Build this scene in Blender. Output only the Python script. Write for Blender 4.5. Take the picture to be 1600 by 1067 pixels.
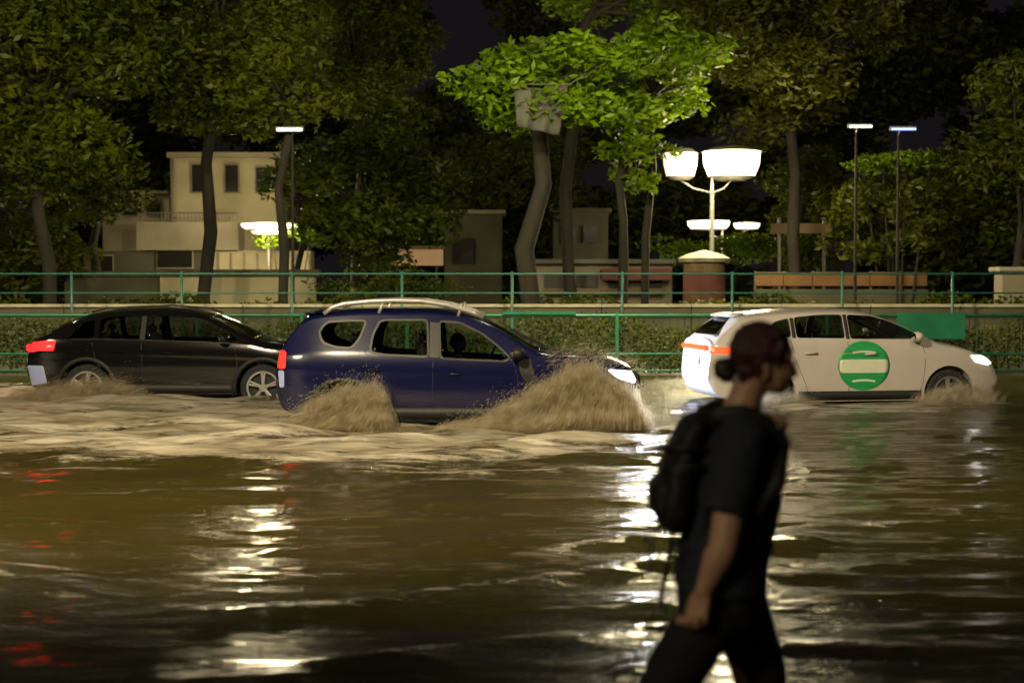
import bpy, bmesh, math, random
import numpy as np
from mathutils import Vector, Matrix, noise
R = math.radians
random.seed(7); RNG = np.random.default_rng(7)
for o in list(bpy.data.objects): bpy.data.objects.remove(o)
S = bpy.context.scene
COL = S.collection

# ------------------------------------------------------------------ camera, world, light, exposure
CAMZ = 1.88; FPX = 2400.0; PITCH = math.atan(88.5 / FPX)
cam = bpy.data.cameras.new('camera'); camo = bpy.data.objects.new('camera', cam); COL.objects.link(camo)
camo.location = (0, 0, CAMZ); camo.rotation_euler = (R(90) - PITCH, 0, 0)
cam.sensor_width = 36; cam.lens = 36 * FPX / 1600; cam.clip_end = 2000; cam.clip_start = 0.05
cam.dof.use_dof = True; cam.dof.focus_distance = 18.3; cam.dof.aperture_fstop = 1.9
S.camera = camo
w = bpy.data.worlds.new('World'); S.world = w; w.use_nodes = True
bg = w.node_tree.nodes['Background']; bg.inputs[0].default_value = (0.62, 0.48, 0.62, 1); bg.inputs[1].default_value = 0.012
sun = bpy.data.lights.new('city_glow', 'SUN'); sun.energy = 0.55; sun.angle = R(9); sun.color = (1, .84, .52)
so = bpy.data.objects.new('city_glow', sun); COL.objects.link(so); so.rotation_euler = Vector((.62, .66, -.42)).to_track_quat('-Z', 'Y').to_euler()
S.view_settings.view_transform = 'Standard'; S.view_settings.look = 'None'
S.view_settings.exposure = 0.0; S.view_settings.gamma = 1
S.render.engine = 'CYCLES'; S.cycles.transparent_max_bounces = 24
WATER = 0.18

def at(px, py, Y):
    "a pixel of the 1600x1067 photograph at world distance Y -> a point"
    f = Vector((0, math.cos(PITCH), -math.sin(PITCH))); u = Vector((0, math.sin(PITCH), math.cos(PITCH)))
    d = f + Vector((1, 0, 0)) * ((px - 800) / FPX) - u * ((py - 533.5) / FPX)
    return Vector((0, 0, CAMZ)) + d * (Y / d.y)
def onwater(px, py, z=WATER):
    d = at(px, py, 1.0) - Vector((0, 0, CAMZ))
    t = (z - CAMZ) / d.z
    return Vector((0, 0, CAMZ)) + d * t

# ------------------------------------------------------------------ materials
def mat(name, col, rough=.6, metal=0, var=0, vscale=8, vstretch=(1, 1, 1), emit=None, estr=0, coat=0, trans=0, bump=0, bscale=30, spec=.5, sss=0):
    m = bpy.data.materials.new(name); m.use_nodes = True
    nt = m.node_tree; b = nt.nodes['Principled BSDF']
    b.inputs['Base Color'].default_value = (*col, 1); b.inputs['Roughness'].default_value = rough
    b.inputs['Metallic'].default_value = metal; b.inputs['Specular IOR Level'].default_value = spec
    if coat: b.inputs['Coat Weight'].default_value = coat; b.inputs['Coat Roughness'].default_value = .04
    if emit: b.inputs['Emission Color'].default_value = (*emit, 1); b.inputs['Emission Strength'].default_value = estr
    if sss:
        b.inputs['Subsurface Weight'].default_value = sss; b.inputs['Subsurface Radius'].default_value = (.02, .008, .004)
    if var or bump:
        tc = nt.nodes.new('ShaderNodeTexCoord'); mp = nt.nodes.new('ShaderNodeMapping'); mp.inputs['Scale'].default_value = vstretch
        nt.links.new(tc.outputs['Object'], mp.inputs['Vector'])
    if var:
        n = nt.nodes.new('ShaderNodeTexNoise'); n.inputs['Scale'].default_value = vscale; n.inputs['Detail'].default_value = 5
        nt.links.new(mp.outputs[0], n.inputs['Vector'])
        mr = nt.nodes.new('ShaderNodeMapRange'); mr.inputs['From Min'].default_value = .3; mr.inputs['From Max'].default_value = .7
        mr.inputs['To Min'].default_value = 1 - var; mr.inputs['To Max'].default_value = 1 + var
        nt.links.new(n.outputs[0], mr.inputs[0])
        vm = nt.nodes.new('ShaderNodeVectorMath'); vm.operation = 'SCALE'; vm.inputs[0].default_value = col
        nt.links.new(mr.outputs[0], vm.inputs['Scale']); nt.links.new(vm.outputs[0], b.inputs['Base Color'])
    if bump:
        n2 = nt.nodes.new('ShaderNodeTexNoise'); n2.inputs['Scale'].default_value = bscale; n2.inputs['Detail'].default_value = 4
        nt.links.new(mp.outputs[0], n2.inputs['Vector'])
        bp = nt.nodes.new('ShaderNodeBump'); bp.inputs['Strength'].default_value = bump; bp.inputs['Distance'].default_value = .02
        nt.links.new(n2.outputs[0], bp.inputs['Height']); nt.links.new(bp.outputs[0], b.inputs['Normal'])
    return m
def glassmat(name, tint, refl=1.0):
    m = bpy.data.materials.new(name); m.use_nodes = True; nt = m.node_tree; nt.nodes.clear()
    out = nt.nodes.new('ShaderNodeOutputMaterial'); mx = nt.nodes.new('ShaderNodeMixShader')
    tr = nt.nodes.new('ShaderNodeBsdfTransparent'); tr.inputs[0].default_value = (*tint, 1)
    gl = nt.nodes.new('ShaderNodeBsdfGlossy'); gl.inputs['Roughness'].default_value = .03
    fr = nt.nodes.new('ShaderNodeFresnel'); fr.inputs[0].default_value = 1.5
    ml = nt.nodes.new('ShaderNodeMath'); ml.operation = 'MULTIPLY'; ml.inputs[1].default_value = refl
    nt.links.new(fr.outputs[0], ml.inputs[0]); nt.links.new(ml.outputs[0], mx.inputs[0])
    nt.links.new(tr.outputs[0], mx.inputs[1]); nt.links.new(gl.outputs[0], mx.inputs[2]); nt.links.new(mx.outputs[0], out.inputs[0])
    return m
def leafmat(name, c1, c2, scale=.9):
    m = bpy.data.materials.new(name); m.use_nodes = True; nt = m.node_tree; b = nt.nodes['Principled BSDF']
    tc = nt.nodes.new('ShaderNodeTexCoord'); n = nt.nodes.new('ShaderNodeTexNoise'); n.inputs['Scale'].default_value = scale; n.inputs['Detail'].default_value = 6
    nt.links.new(tc.outputs['Object'], n.inputs['Vector'])
    cr = nt.nodes.new('ShaderNodeValToRGB'); cr.color_ramp.elements[0].position = .38; cr.color_ramp.elements[1].position = .62
    cr.color_ramp.elements[0].color = (*c1, 1); cr.color_ramp.elements[1].color = (*c2, 1)
    nt.links.new(n.outputs[0], cr.inputs[0]); nt.links.new(cr.outputs[0], b.inputs['Base Color'])
    b.inputs['Roughness'].default_value = .5; b.inputs['Specular IOR Level'].default_value = .3
    tl = nt.nodes.new('ShaderNodeBsdfTranslucent'); nt.links.new(cr.outputs[0], tl.inputs[0])
    mx = nt.nodes.new('ShaderNodeMixShader'); mx.inputs[0].default_value = .45
    nt.links.new(b.outputs[0], mx.inputs[1]); nt.links.new(tl.outputs[0], mx.inputs[2])
    nt.links.new(mx.outputs[0], nt.nodes['Material Output'].inputs[0])
    return m
M = dict(
    blue=mat('wet_dark_blue_paint', (.003, .0045, .042), .25, .0, coat=1, bump=.04, bscale=120),
    black=mat('black_car_paint', (.006, .006, .006), .15, .0, coat=1, bump=.02, bscale=50),
    white=mat('white_car_paint', (.60, .55, .50), .3, 0, var=.06, vscale=2.5, coat=.8, bump=.02, bscale=40),
    trim=mat('black_plastic', (.018, .018, .018), .55, var=.2, vscale=20),
    rubber=mat('tyre_rubber', (.02, .02, .02), .8, var=.2),
    alloy=mat('alloy_wheel', (.55, .54, .52), .35, .8, var=.1, vscale=9),
    rail=mat('silver_roof_rail', (.62, .60, .56), .38, .65, var=.06),
    gtrim=mat('grey_window_trim', (.05, .048, .042), .4, .2),
    glass=glassmat('tinted_window', (.80, .84, .78), 1.0),
    glassc=glassmat('clear_windscreen', (.92, .95, .92), 1.6),
    glassd=glassmat('dark_window', (.70, .72, .70), 1.3),
    seat=mat('seat_fabric', (.02, .02, .02), .9, var=.2, vscale=30),
    chrome=mat('chrome', (.7, .7, .7), .15, 1),
    plate=mat('plate_white', (.6, .6, .58), .5, var=.1, vscale=30),
    red=mat('tail_lamp_red', (.35, .01, .01), .25, emit=(1, .010, .010), estr=5, coat=1),
    redlit=mat('tail_lamp_bright', (.4, .02, .01), .25, emit=(1, .02, .015), estr=2.6, coat=1),
    redor=mat('tail_lamp_orange_red', (.4, .05, .01), .25, emit=(1, .06, .015), estr=2.6, coat=1),
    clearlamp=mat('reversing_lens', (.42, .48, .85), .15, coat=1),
    headlit=mat('headlamp_lit', (.8, .8, .8), .2, emit=(.90, .93, 1), estr=14),
    headlit2=mat('headlamp_lit_warm', (.8, .8, .8), .2, emit=(1, .93, .86), estr=4),
    logo=mat('green_door_sticker', (.02, .36, .10), .45, var=.08),
    cream=mat('cream_door_sticker', (.75, .78, .60), .5, var=.05),
    skin=mat('skin', (.55, .32, .21), .5, var=.12, vscale=10, bump=.05, sss=.1),
    skin2=mat('skin_driver', (.34, .2, .12), .55, var=.1),
    hair=mat('dark_auburn_hair', (.060, .014, .010), .38, var=.5, vscale=40, vstretch=(1, 1, .25), bump=.6, bscale=120),
    hairb=mat('black_hair', (.012, .009, .008), .5, var=.4, vscale=40),
    shirt=mat('navy_black_cotton', (.016, .021, .038), .85, var=.2, vscale=9, bump=.25, bscale=12),
    trousers=mat('black_trousers', (.006, .007, .011), .85, var=.25, vscale=9, bump=.25, bscale=9),
    pack=mat('black_nylon', (.010, .010, .009), .6, var=.25, vscale=18, bump=.4, bscale=18),
    band=mat('pale_halo_hair_tie', (.55, .56, .65), .7, var=.1, vscale=60),
    shoe=mat('dark_shoe', (.02, .02, .02), .6, var=.2),
    grey=mat('driver_top', (.10, .10, .06), .9, var=.2),
    bark=mat('tree_bark', (.020, .016, .010), .9, var=.4, vscale=6, vstretch=(1, 1, .25), bump=.6, bscale=10),
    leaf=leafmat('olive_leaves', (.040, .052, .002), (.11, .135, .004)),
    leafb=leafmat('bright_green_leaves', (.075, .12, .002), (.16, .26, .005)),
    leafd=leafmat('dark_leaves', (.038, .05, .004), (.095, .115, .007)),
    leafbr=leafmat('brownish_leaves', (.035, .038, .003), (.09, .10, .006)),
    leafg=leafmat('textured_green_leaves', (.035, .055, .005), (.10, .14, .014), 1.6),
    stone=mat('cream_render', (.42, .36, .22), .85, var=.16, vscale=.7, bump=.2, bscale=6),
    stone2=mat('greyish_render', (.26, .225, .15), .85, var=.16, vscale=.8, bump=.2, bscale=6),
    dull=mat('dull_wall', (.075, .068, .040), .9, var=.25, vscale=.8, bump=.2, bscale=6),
    dark=mat('dark_opening', (.012, .011, .009), .3),
    fence=mat('green_fence_paint', (.012, .12, .065), .4, .1, var=.2, vscale=3, coat=.3),
    fenced=mat('dark_green_mesh', (.010, .050, .028), .6, var=.3, vscale=3),
    teal=mat('teal_rail_paint', (.025, .10, .075), .45, var=.2),
    kerb=mat('kerb_concrete', (.33, .30, .22), .8, var=.25, vscale=2, bump=.3, bscale=20),
    kerby=mat('kerb_yellow_paint', (.34, .25, .03), .7, var=.3, vscale=3),
    asphalt=mat('wet_asphalt', (.04, .038, .034), .35, var=.3, vscale=4, bump=.4, bscale=80),
    pave=mat('wet_paving', (.12, .105, .075), .4, var=.3, vscale=1.5, bump=.3, bscale=20),
    soil=mat('dark_earth_and_lawn', (.035, .033, .014), .9, var=.4, vscale=2, bump=.4, bscale=12),
    pole=mat('grey_pole_paint', (.16, .15, .13), .5, .3, var=.2),
    lampglow=mat('lit_lantern_glass', (.8, .8, .7), .4, emit=(1, .86, .56), estr=7),
    lampweak=mat('dimmer_lantern_glass', (.8, .8, .7), .4, emit=(1, .84, .52), estr=1.1),
    lampled=mat('street_lamp_lens', (.8, .8, .8), .4, emit=(1, .92, .74), estr=30),
    lampled2=mat('street_lamp_lens_violet', (.8, .8, .8), .4, emit=(1, .80, 1), estr=4),
    lampfar=mat('far_lantern_glass', (.8, .8, .7), .4, emit=(1, .86, .56), estr=2.6),
    smallw=mat('small_white_lamp', (.8, .8, .8), .4, emit=(.75, 1, .75), estr=3.5),
    smallb=mat('small_blue_lamp', (.3, .3, .8), .4, emit=(.25, .35, 1), estr=2.5),
    signp=mat('pinkish_orange_panel', (.55, .33, .17), .6, emit=(1, .58, .27), estr=.22, var=.05),
    orange=mat('orange_hoarding_paint', (.15, .07, .02), .7, var=.3, vscale=1.2),
    redcloth=mat('faded_red_canvas', (.17, .055, .045), .8, var=.3, vscale=1.5),
    palecloth=mat('pale_grey_fabric', (.15, .145, .12), .8, var=.15, vscale=1.5),
    brown=mat('brown_panel', (.17, .11, .055), .7, var=.25, vscale=1.5),
)
def splashmat():
    m = bpy.data.materials.new('muddy_spray'); m.use_nodes = True; nt = m.node_tree; b = nt.nodes['Principled BSDF']
    tc = nt.nodes.new('ShaderNodeTexCoord'); n = nt.nodes.new('ShaderNodeTexNoise'); n.inputs['Scale'].default_value = 9
    nt.links.new(tc.outputs['Object'], n.inputs['Vector'])
    cr = nt.nodes.new('ShaderNodeValToRGB'); cr.color_ramp.elements[0].position = .35; cr.color_ramp.elements[1].position = .65
    cr.color_ramp.elements[0].color = (.62, .52, .33, 1); cr.color_ramp.elements[1].color = (.90, .84, .66, 1)
    nt.links.new(n.outputs[0], cr.inputs[0]); nt.links.new(cr.outputs[0], b.inputs['Base Color'])
    b.inputs['Roughness'].default_value = .3
    tl = nt.nodes.new('ShaderNodeBsdfTranslucent'); nt.links.new(cr.outputs[0], tl.inputs[0])
    mx = nt.nodes.new('ShaderNodeMixShader'); mx.inputs[0].default_value = .55
    nt.links.new(b.outputs[0], mx.inputs[1]); nt.links.new(tl.outputs[0], mx.inputs[2])
    tp = nt.nodes.new('ShaderNodeBsdfTransparent'); m2 = nt.nodes.new('ShaderNodeMixShader'); m2.inputs[0].default_value = .5
    nt.links.new(mx.outputs[0], m2.inputs[1]); nt.links.new(tp.outputs[0], m2.inputs[2])
    nt.links.new(m2.outputs[0], nt.nodes['Material Output'].inputs[0]); return m
M['spray'] = splashmat()
def watermat():
    m = bpy.data.materials.new('muddy_flood_water'); m.use_nodes = True; nt = m.node_tree; b = nt.nodes['Principled BSDF']
    L = nt.links.new; N = nt.nodes.new
    tc = N('ShaderNodeTexCoord')
    def noi(sx, sy, sc, det=5, rough=.55, dist=0):
        mp = N('ShaderNodeMapping'); mp.inputs['Scale'].default_value = (sx, sy, 1); L(tc.outputs['Object'], mp.inputs['Vector'])
        n = N('ShaderNodeTexNoise'); n.inputs['Scale'].default_value = sc; n.inputs['Detail'].default_value = det
        n.inputs['Roughness'].default_value = rough; n.inputs['Distortion'].default_value = dist
        L(mp.outputs[0], n.inputs['Vector']); return n.outputs[0]
    at_ = N('ShaderNodeAttribute'); at_.attribute_name = 'foam'
    f1 = noi(.55, 2.6, 1.5, 8, .68, .6); f2 = noi(1.6, 5, 3.2, 6, .7)
    ad = N('ShaderNodeMath'); ad.operation = 'MULTIPLY_ADD'; ad.inputs[1].default_value = .6; L(f1, ad.inputs[0])
    m2 = N('ShaderNodeMath'); m2.operation = 'MULTIPLY'; m2.inputs[1].default_value = .4; L(f2, m2.inputs[0]); L(m2.outputs[0], ad.inputs[2])
    # threshold falls as foam density rises
    sub = N('ShaderNodeMath'); sub.operation = 'SUBTRACT'; sub.inputs[0].default_value = .74; 
    sc = N('ShaderNodeMath'); sc.operation = 'MULTIPLY'; sc.inputs[1].default_value = .42; L(at_.outputs['Fac'], sc.inputs[0]); L(sc.outputs[0], sub.inputs[1])
    df = N('ShaderNodeMath'); df.operation = 'SUBTRACT'; L(ad.outputs[0], df.inputs[0]); L(sub.outputs[0], df.inputs[1])
    mr = N('ShaderNodeMapRange'); mr.inputs['From Min'].default_value = 0; mr.inputs['From Max'].default_value = .16; L(df.outputs[0], mr.inputs[0])
    g = N('ShaderNodeMath'); g.operation = 'MULTIPLY'; L(mr.outputs[0], g.inputs[0])
    gm = N('ShaderNodeMapRange'); gm.inputs['From Max'].default_value = .12; L(at_.outputs['Fac'], gm.inputs[0]); L(gm.outputs[0], g.inputs[1])
    cf = N('ShaderNodeValToRGB'); cf.color_ramp.elements[0].position = .36; cf.color_ramp.elements[1].position = .64
    cf.color_ramp.elements[0].color = (.20, .165, .09, 1); cf.color_ramp.elements[1].color = (.64, .59, .47, 1); L(noi(.5, 2.2, 1.3, 7, .65, .8), cf.inputs[0])
    mixc = N('ShaderNodeMix'); mixc.data_type = 'RGBA'; mixc.inputs[6].default_value = (.034, .028, .007, 1); mixc.inputs[7].default_value = (.50, .44, .31, 1)
    L(g.outputs[0], mixc.inputs[0]); L(cf.outputs[0], mixc.inputs[7]); L(mixc.outputs[2], b.inputs['Base Color'])
    mrr = N('ShaderNodeMapRange'); mrr.inputs['To Min'].default_value = .06; mrr.inputs['To Max'].default_value = .55; L(g.outputs[0], mrr.inputs[0]); L(mrr.outputs[0], b.inputs['Roughness'])
    b.inputs['IOR'].default_value = 1.45
    r1 = noi(.8, 3.2, 3.0, 6, .62, .4); r2 = noi(1, 2.4, 14, 4, .6)
    a2 = N('ShaderNodeMath'); a2.operation = 'MULTIPLY_ADD'; a2.inputs[1].default_value = .16; L(r2, a2.inputs[0]); L(r1, a2.inputs[2])
    a3 = N('ShaderNodeMath'); a3.operation = 'MULTIPLY_ADD'; a3.inputs[1].default_value = .5; L(g.outputs[0], a3.inputs[0]); L(a2.outputs[0], a3.inputs[2])
    bp = N('ShaderNodeBump'); bp.inputs['Strength'].default_value = .75; bp.inputs['Distance'].default_value = .045
    L(a3.outputs[0], bp.inputs['Height']); L(bp.outputs[0], b.inputs['Normal'])
    return m
M['water'] = watermat()

# ------------------------------------------------------------------ object helpers
def link(name, me, m=None, parent=None, smooth=False):
    o = bpy.data.objects.new(name, me); COL.objects.link(o)
    if m: me.materials.append(m)
    if parent: o.parent = parent
    if smooth:
        for p in me.polygons: p.use_smooth = True
    return o
def obj(name, bm, m, parent=None, smooth=False, rec=True):
    if rec: bmesh.ops.recalc_face_normals(bm, faces=bm.faces)
    me = bpy.data.meshes.new(name); bm.to_mesh(me); bm.free()
    return link(name, me, m, parent, smooth)
def tag(o, label=None, cat=None, group=None, kind=None):
    if label: o['label'] = label
    if cat: o['category'] = cat
    if group: o['group'] = group
    if kind: o['kind'] = kind
    return o
def thing(name, label, cat, loc=(0, 0, 0), rz=0, group=None):
    o = bpy.data.objects.new(name, None); COL.objects.link(o); o.location = loc; o.rotation_euler = (0, 0, rz)
    o.empty_display_size = .2
    return tag(o, label, cat, group)
def box(bm, c, s, rot=None, bev=0):
    t = bmesh.new(); bmesh.ops.create_cube(t, size=1)
    for v in t.verts: v.co = Vector((v.co.x * s[0], v.co.y * s[1], v.co.z * s[2]))
    if bev: bmesh.ops.bevel(t, geom=list(t.edges), offset=bev, segments=2, affect='EDGES')
    mt = Matrix.Translation(c) @ (rot if rot else Matrix.Identity(4))
    merge(bm, t, mt)
def merge(bm, t, mt=None):
    if mt: bmesh.ops.transform(t, matrix=mt, verts=t.verts)
    me = bpy.data.meshes.new('tmp'); t.to_mesh(me); t.free(); bm.from_mesh(me); bpy.data.meshes.remove(me)
def tube(bm, pts, rad, n=8, caps=True, flat=1.0, flatdir=None):
    "tube through pts; rad number or list"
    pts = [Vector(p) for p in pts]
    if not hasattr(rad, '__len__'): rad = [rad] * len(pts)
    rings = []; up = None
    for i, p in enumerate(pts):
        d = (pts[min(i + 1, len(pts) - 1)] - pts[max(i - 1, 0)]).normalized()
        if up is None:
            up = Vector((0, 0, 1)) if abs(d.z) < .9 else Vector((0, 1, 0))
        a = d.cross(up).normalized(); b_ = a.cross(d).normalized(); up = b_
        r = rad[i]; ra, rb = (r if hasattr(r, '__len__') else (r, r))
        rings.append([bm.verts.new(p + a * math.cos(t) * ra + b_ * math.sin(t) * rb) for t in [2 * math.pi * k / n for k in range(n)]])
    for r0, r1 in zip(rings, rings[1:]):
        for k in range(n): bm.faces.new((r0[k], r0[(k + 1) % n], r1[(k + 1) % n], r1[k]))
    if caps:
        bm.faces.new(rings[0][::-1]); bm.faces.new(rings[-1])
def ell(bm, c, r, rot=None, seg=16):
    t = bmesh.new(); bmesh.ops.create_uvsphere(t, u_segments=seg, v_segments=seg // 2 + 2, radius=1)
    for v in t.verts: v.co = Vector((v.co.x * r[0], v.co.y * r[1], v.co.z * r[2]))
    merge(bm, t, Matrix.Translation(c) @ (rot if rot else Matrix.Identity(4)))
def capsule(bm, a, b, ra, rb, n=14):
    a = Vector(a); b = Vector(b); ell(bm, a, (ra,) * 3, seg=n); ell(bm, b, (rb,) * 3, seg=n); tube(bm, [a, b], [ra, rb], n)
def lathe(bm, prof, n=24, axis='Z', cen=(0, 0, 0), caps=True):
    rings = []
    for r, z in prof:
        ring = []
        for k in range(n):
            t = 2 * math.pi * k / n
            p = (r * math.cos(t), r * math.sin(t), z)
            if axis == 'Y': p = (p[0], z, p[1])
            ring.append(bm.verts.new(Vector(p) + Vector(cen)))
        rings.append(ring)
    for r0, r1 in zip(rings, rings[1:]):
        for k in range(n): bm.faces.new((r0[k], r0[(k + 1) % n], r1[(k + 1) % n], r1[k]))
    if caps: bm.faces.new(rings[0][::-1]); bm.faces.new(rings[-1])
def bake(o):
    dg = bpy.context.evaluated_depsgraph_get(); dg.update()
    me = bpy.data.meshes.new_from_object(o.evaluated_get(dg))
    old = o.data; o.modifiers.clear(); o.data = me; me.name = old.name
    return o
def blob(name, bm, m, parent, voxel=.006, smooth_it=6, disp=0, dscale=.08):
    "weld overlapping primitives into one continuous smooth skin"
    o = obj(name, bm, m, parent, rec=True)
    md = o.modifiers.new('r', 'REMESH'); md.mode = 'VOXEL'; md.voxel_size = voxel; md.use_smooth_shade = True
    sm = o.modifiers.new('s', 'SMOOTH'); sm.factor = .5; sm.iterations = smooth_it
    if disp:
        tx = bpy.data.textures.new(name, 'CLOUDS'); tx.noise_scale = dscale; tx.noise_depth = 2
        dm = o.modifiers.new('d', 'DISPLACE'); dm.texture = tx; dm.strength = disp; dm.mid_level = .5; dm.texture_coords = 'LOCAL'
    bake(o)
    if not o.data.materials: o.data.materials.append(m)
    for p in o.data.polygons: p.use_smooth = True
    return o

# ------------------------------------------------------------------ ground, road, water
def sheet(name, x0, x1, y0, y1, z, m, nx=2, ny=2):
    bm = bmesh.new()
    g = [[bm.verts.new((x0 + (x1 - x0) * i / nx, y0 + (y1 - y0) * j / ny, z)) for i in range(nx + 1)] for j in range(ny + 1)]
    for j in range(ny):
        for i in range(nx): bm.faces.new((g[j][i], g[j][i + 1], g[j + 1][i + 1], g[j + 1][i]))
    return tag(obj(name, bm, m), kind='structure')
sheet('ground', -900, 900, -300, 1500, -.02, M['soil'])
sheet('road', -120, 120, 5.2, 28.8, 0, M['asphalt'])
sheet('pavement', -120, 120, 29.05, 33.2, .145, M['pave'])
sheet('park_path', -120, 120, 44, 58, .02, M['pave'])
b = bmesh.new()
for i in range(-60, 60): box(b, (i * 1.0 + .5, 28.92, .07), (.99, .24, .16 if i % 2 else .162), bev=.012)
tag(obj('kerb', b, M['kerb']), kind='structure')

def px2w(pts): return [onwater(*p) for p in pts]
RIDGES = [  # pixel polylines on the flooded road: (points, half width m, height m, foam)
    ([(-60, 895), (60, 925), (180, 950), (320, 962), (480, 952), (640, 935), (800, 914), (960, 893), (1120, 868), (1260, 850)], .18, .040, .56),
    ([(240, 1062), (420, 1058), (560, 1040), (700, 1018), (860, 1000), (1010, 985), (1100, 975)], .14, .028, .52),
    ([(1200, 905), (1290, 895), (1400, 878), (1500, 872), (1590, 870)], .18, .025, .56),
    ([(-60, 892), (40, 896), (120, 905)], .18, .03, .62),
    ([(820, 868), (960, 845), (1100, 838), (1250, 855)], .2, .03, .56),
    ([(1000, 1045), (1100, 1022), (1240, 1010), (1400, 1015)], .14, .025, .58),
    ([(1180, 835), (1280, 822), (1420, 818)], .18, .022, .56),
    ([(0, 826), (140, 818), (300, 822)], .12, .014, .1),
    ([(420, 860), (620, 852), (820, 858)], .10, .012, .1),
]
def polydist(X, Y, pts):
    best = np.full(X.shape, 1e9)
    for a, b_ in zip(pts, pts[1:]):
        dx, dy = b_.x - a.x, b_.y - a.y; L2 = dx * dx + dy * dy
        t = np.clip(((X - a.x) * dx + (Y - a.y) * dy) / L2, 0, 1)
        best = np.minimum(best, np.hypot(X - a.x - t * dx, Y - a.y - t * dy))
    return best
def build_water():
    # rows get denser close to the viewer's kerb, columns fan out with distance: plain level of detail
    d = 4080.0 / np.arange(147, 1060, 1.6)      # 27.7 m .. 3.9 m
    ys = np.concatenate([[28.795], d, np.linspace(3.8, 1.5, 40), [0, -5, -40]])
    u = np.concatenate([[-30, -6, -2.2], np.linspace(-1.25, 1.25, 520), [2.2, 6, 30]])
    Y, U = np.meshgrid(ys, u, indexing='ij'); Yc = np.maximum(Y, 1.5)
    X = U * (3.0 + Yc * .38)
    rg = np.random.default_rng(3); H = np.zeros_like(X)
    for k in range(90):
        lam = .14 * (2.4 / .14) ** rg.uniform(0, 1); th = R(90) + rg.normal(0, .26)
        kx, ky = math.cos(th) * 2 * math.pi / lam * .6, math.sin(th) * 2 * math.pi / lam
        wob = rg.uniform(0, 6.28)
        H += .0021 * lam ** .85 * np.sin(kx * X + ky * Y + wob + 1.3 * np.sin(X * rg.uniform(.2, .7) + Y * rg.uniform(-.3, .3) + wob))
    foam = np.zeros_like(X)
    for pts, hw, h, fo in RIDGES:
        D = polydist(X, Y, px2w(pts)); H += h * np.exp(-(D / hw) ** 2); foam = np.maximum(foam, fo * np.exp(-(D / (hw * .9)) ** 2))
    def region(pts, soft, amt, h=0):
        "soft polygon given in photograph pixels on the water plane"
        P = px2w(pts); ins = np.zeros(X.shape, bool); n = len(P)
        for i in range(n):
            a, b_ = P[i], P[(i + 1) % n]
            c = ((a.y > Y) != (b_.y > Y)) & (X < (b_.x - a.x) * (Y - a.y) / (b_.y - a.y + 1e-9) + a.x); ins ^= c
        D = polydist(X, Y, P + [P[0]]); s = np.where(ins, 1 - .5 * np.exp(-D / soft), .5 * np.exp(-D / soft))
        return amt * s, s
    def turb(seed, amp, l0, l1, n=46):
        r2 = np.random.default_rng(seed); T = np.zeros_like(X)
        for k in range(n):
            lam = l0 * (l1 / l0) ** r2.uniform(); th = r2.normal(R(90), .7); ph = r2.uniform(0, 6.28)
            T += lam ** .8 * np.sin(math.cos(th) * 6.28 / lam * .55 * X + math.sin(th) * 6.28 / lam * Y + ph + 1.5 * np.sin(.9 * X + 1.7 * Y + ph))
        return T * amp / math.sqrt(n)
    TB = turb(5, .055, .18, 1.6)
    f, s = region([(-200, 604), (120, 604), (430, 622), (620, 662), (980, 670), (1060, 690), (1000, 722), (700, 728), (400, 726), (200, 722), (-200, 716)], .7, 1.0)
    foam = np.maximum(foam, np.clip(f * (.95 + 5 * TB), 0, 1)); H += s * TB; H += s * (.030 * np.sin(X * 1.7 + Y * 2.2) + .022 * np.sin(X * 3.3 - Y * 3.1 + 1) + .03)
    f, s = region([(985, 600), (1090, 618), (1120, 640), (1060, 690), (990, 700)], .4, .66); foam = np.maximum(foam, f * (.9 + 4 * TB)); H += s * TB * .25
    f, s = region([(1190, 634), (1260, 622), (1290, 645), (1220, 650)], .15, 1.0); foam = np.maximum(foam, f); H += s * .05
    f, s = region([(1260, 636), (1540, 620), (1590, 634), (1480, 646), (1260, 652)], .15, .8); foam = np.maximum(foam, f); H += s * .03
    f, s = region([(-200, 712), (300, 716), (700, 720), (1020, 706), (1090, 745), (700, 760), (-200, 752)], .9, .60); foam = np.maximum(foam, f * (1 + 6 * TB)); foam = np.clip(foam, 0, 1)
    Z = WATER + np.where(Y < 28, H, H * .2)
    nr, nc = X.shape
    co = np.stack([X, Y, Z], -1).reshape(-1, 3)
    idx = np.arange(nr * nc).reshape(nr, nc)
    q = np.stack([idx[1:, :-1], idx[1:, 1:], idx[:-1, 1:], idx[:-1, :-1]], -1).reshape(-1, 4)
    me = bpy.data.meshes.new('water'); me.vertices.add(len(co)); me.vertices.foreach_set('co', co.ravel())
    me.loops.add(q.size); me.loops.foreach_set('vertex_index', q.ravel().astype(np.int32))
    me.polygons.add(len(q)); me.polygons.foreach_set('loop_start', np.arange(0, q.size, 4, dtype=np.int32)); me.polygons.foreach_set('loop_total', np.full(len(q), 4, np.int32))
    me.update(calc_edges=True); me.validate()
    a = me.attributes.new('foam', 'FLOAT', 'POINT'); a.data.foreach_set('value', foam.ravel().astype(np.float32))
    tag(link('water', me, M['water'], smooth=True), kind='structure')
build_water()

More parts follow.
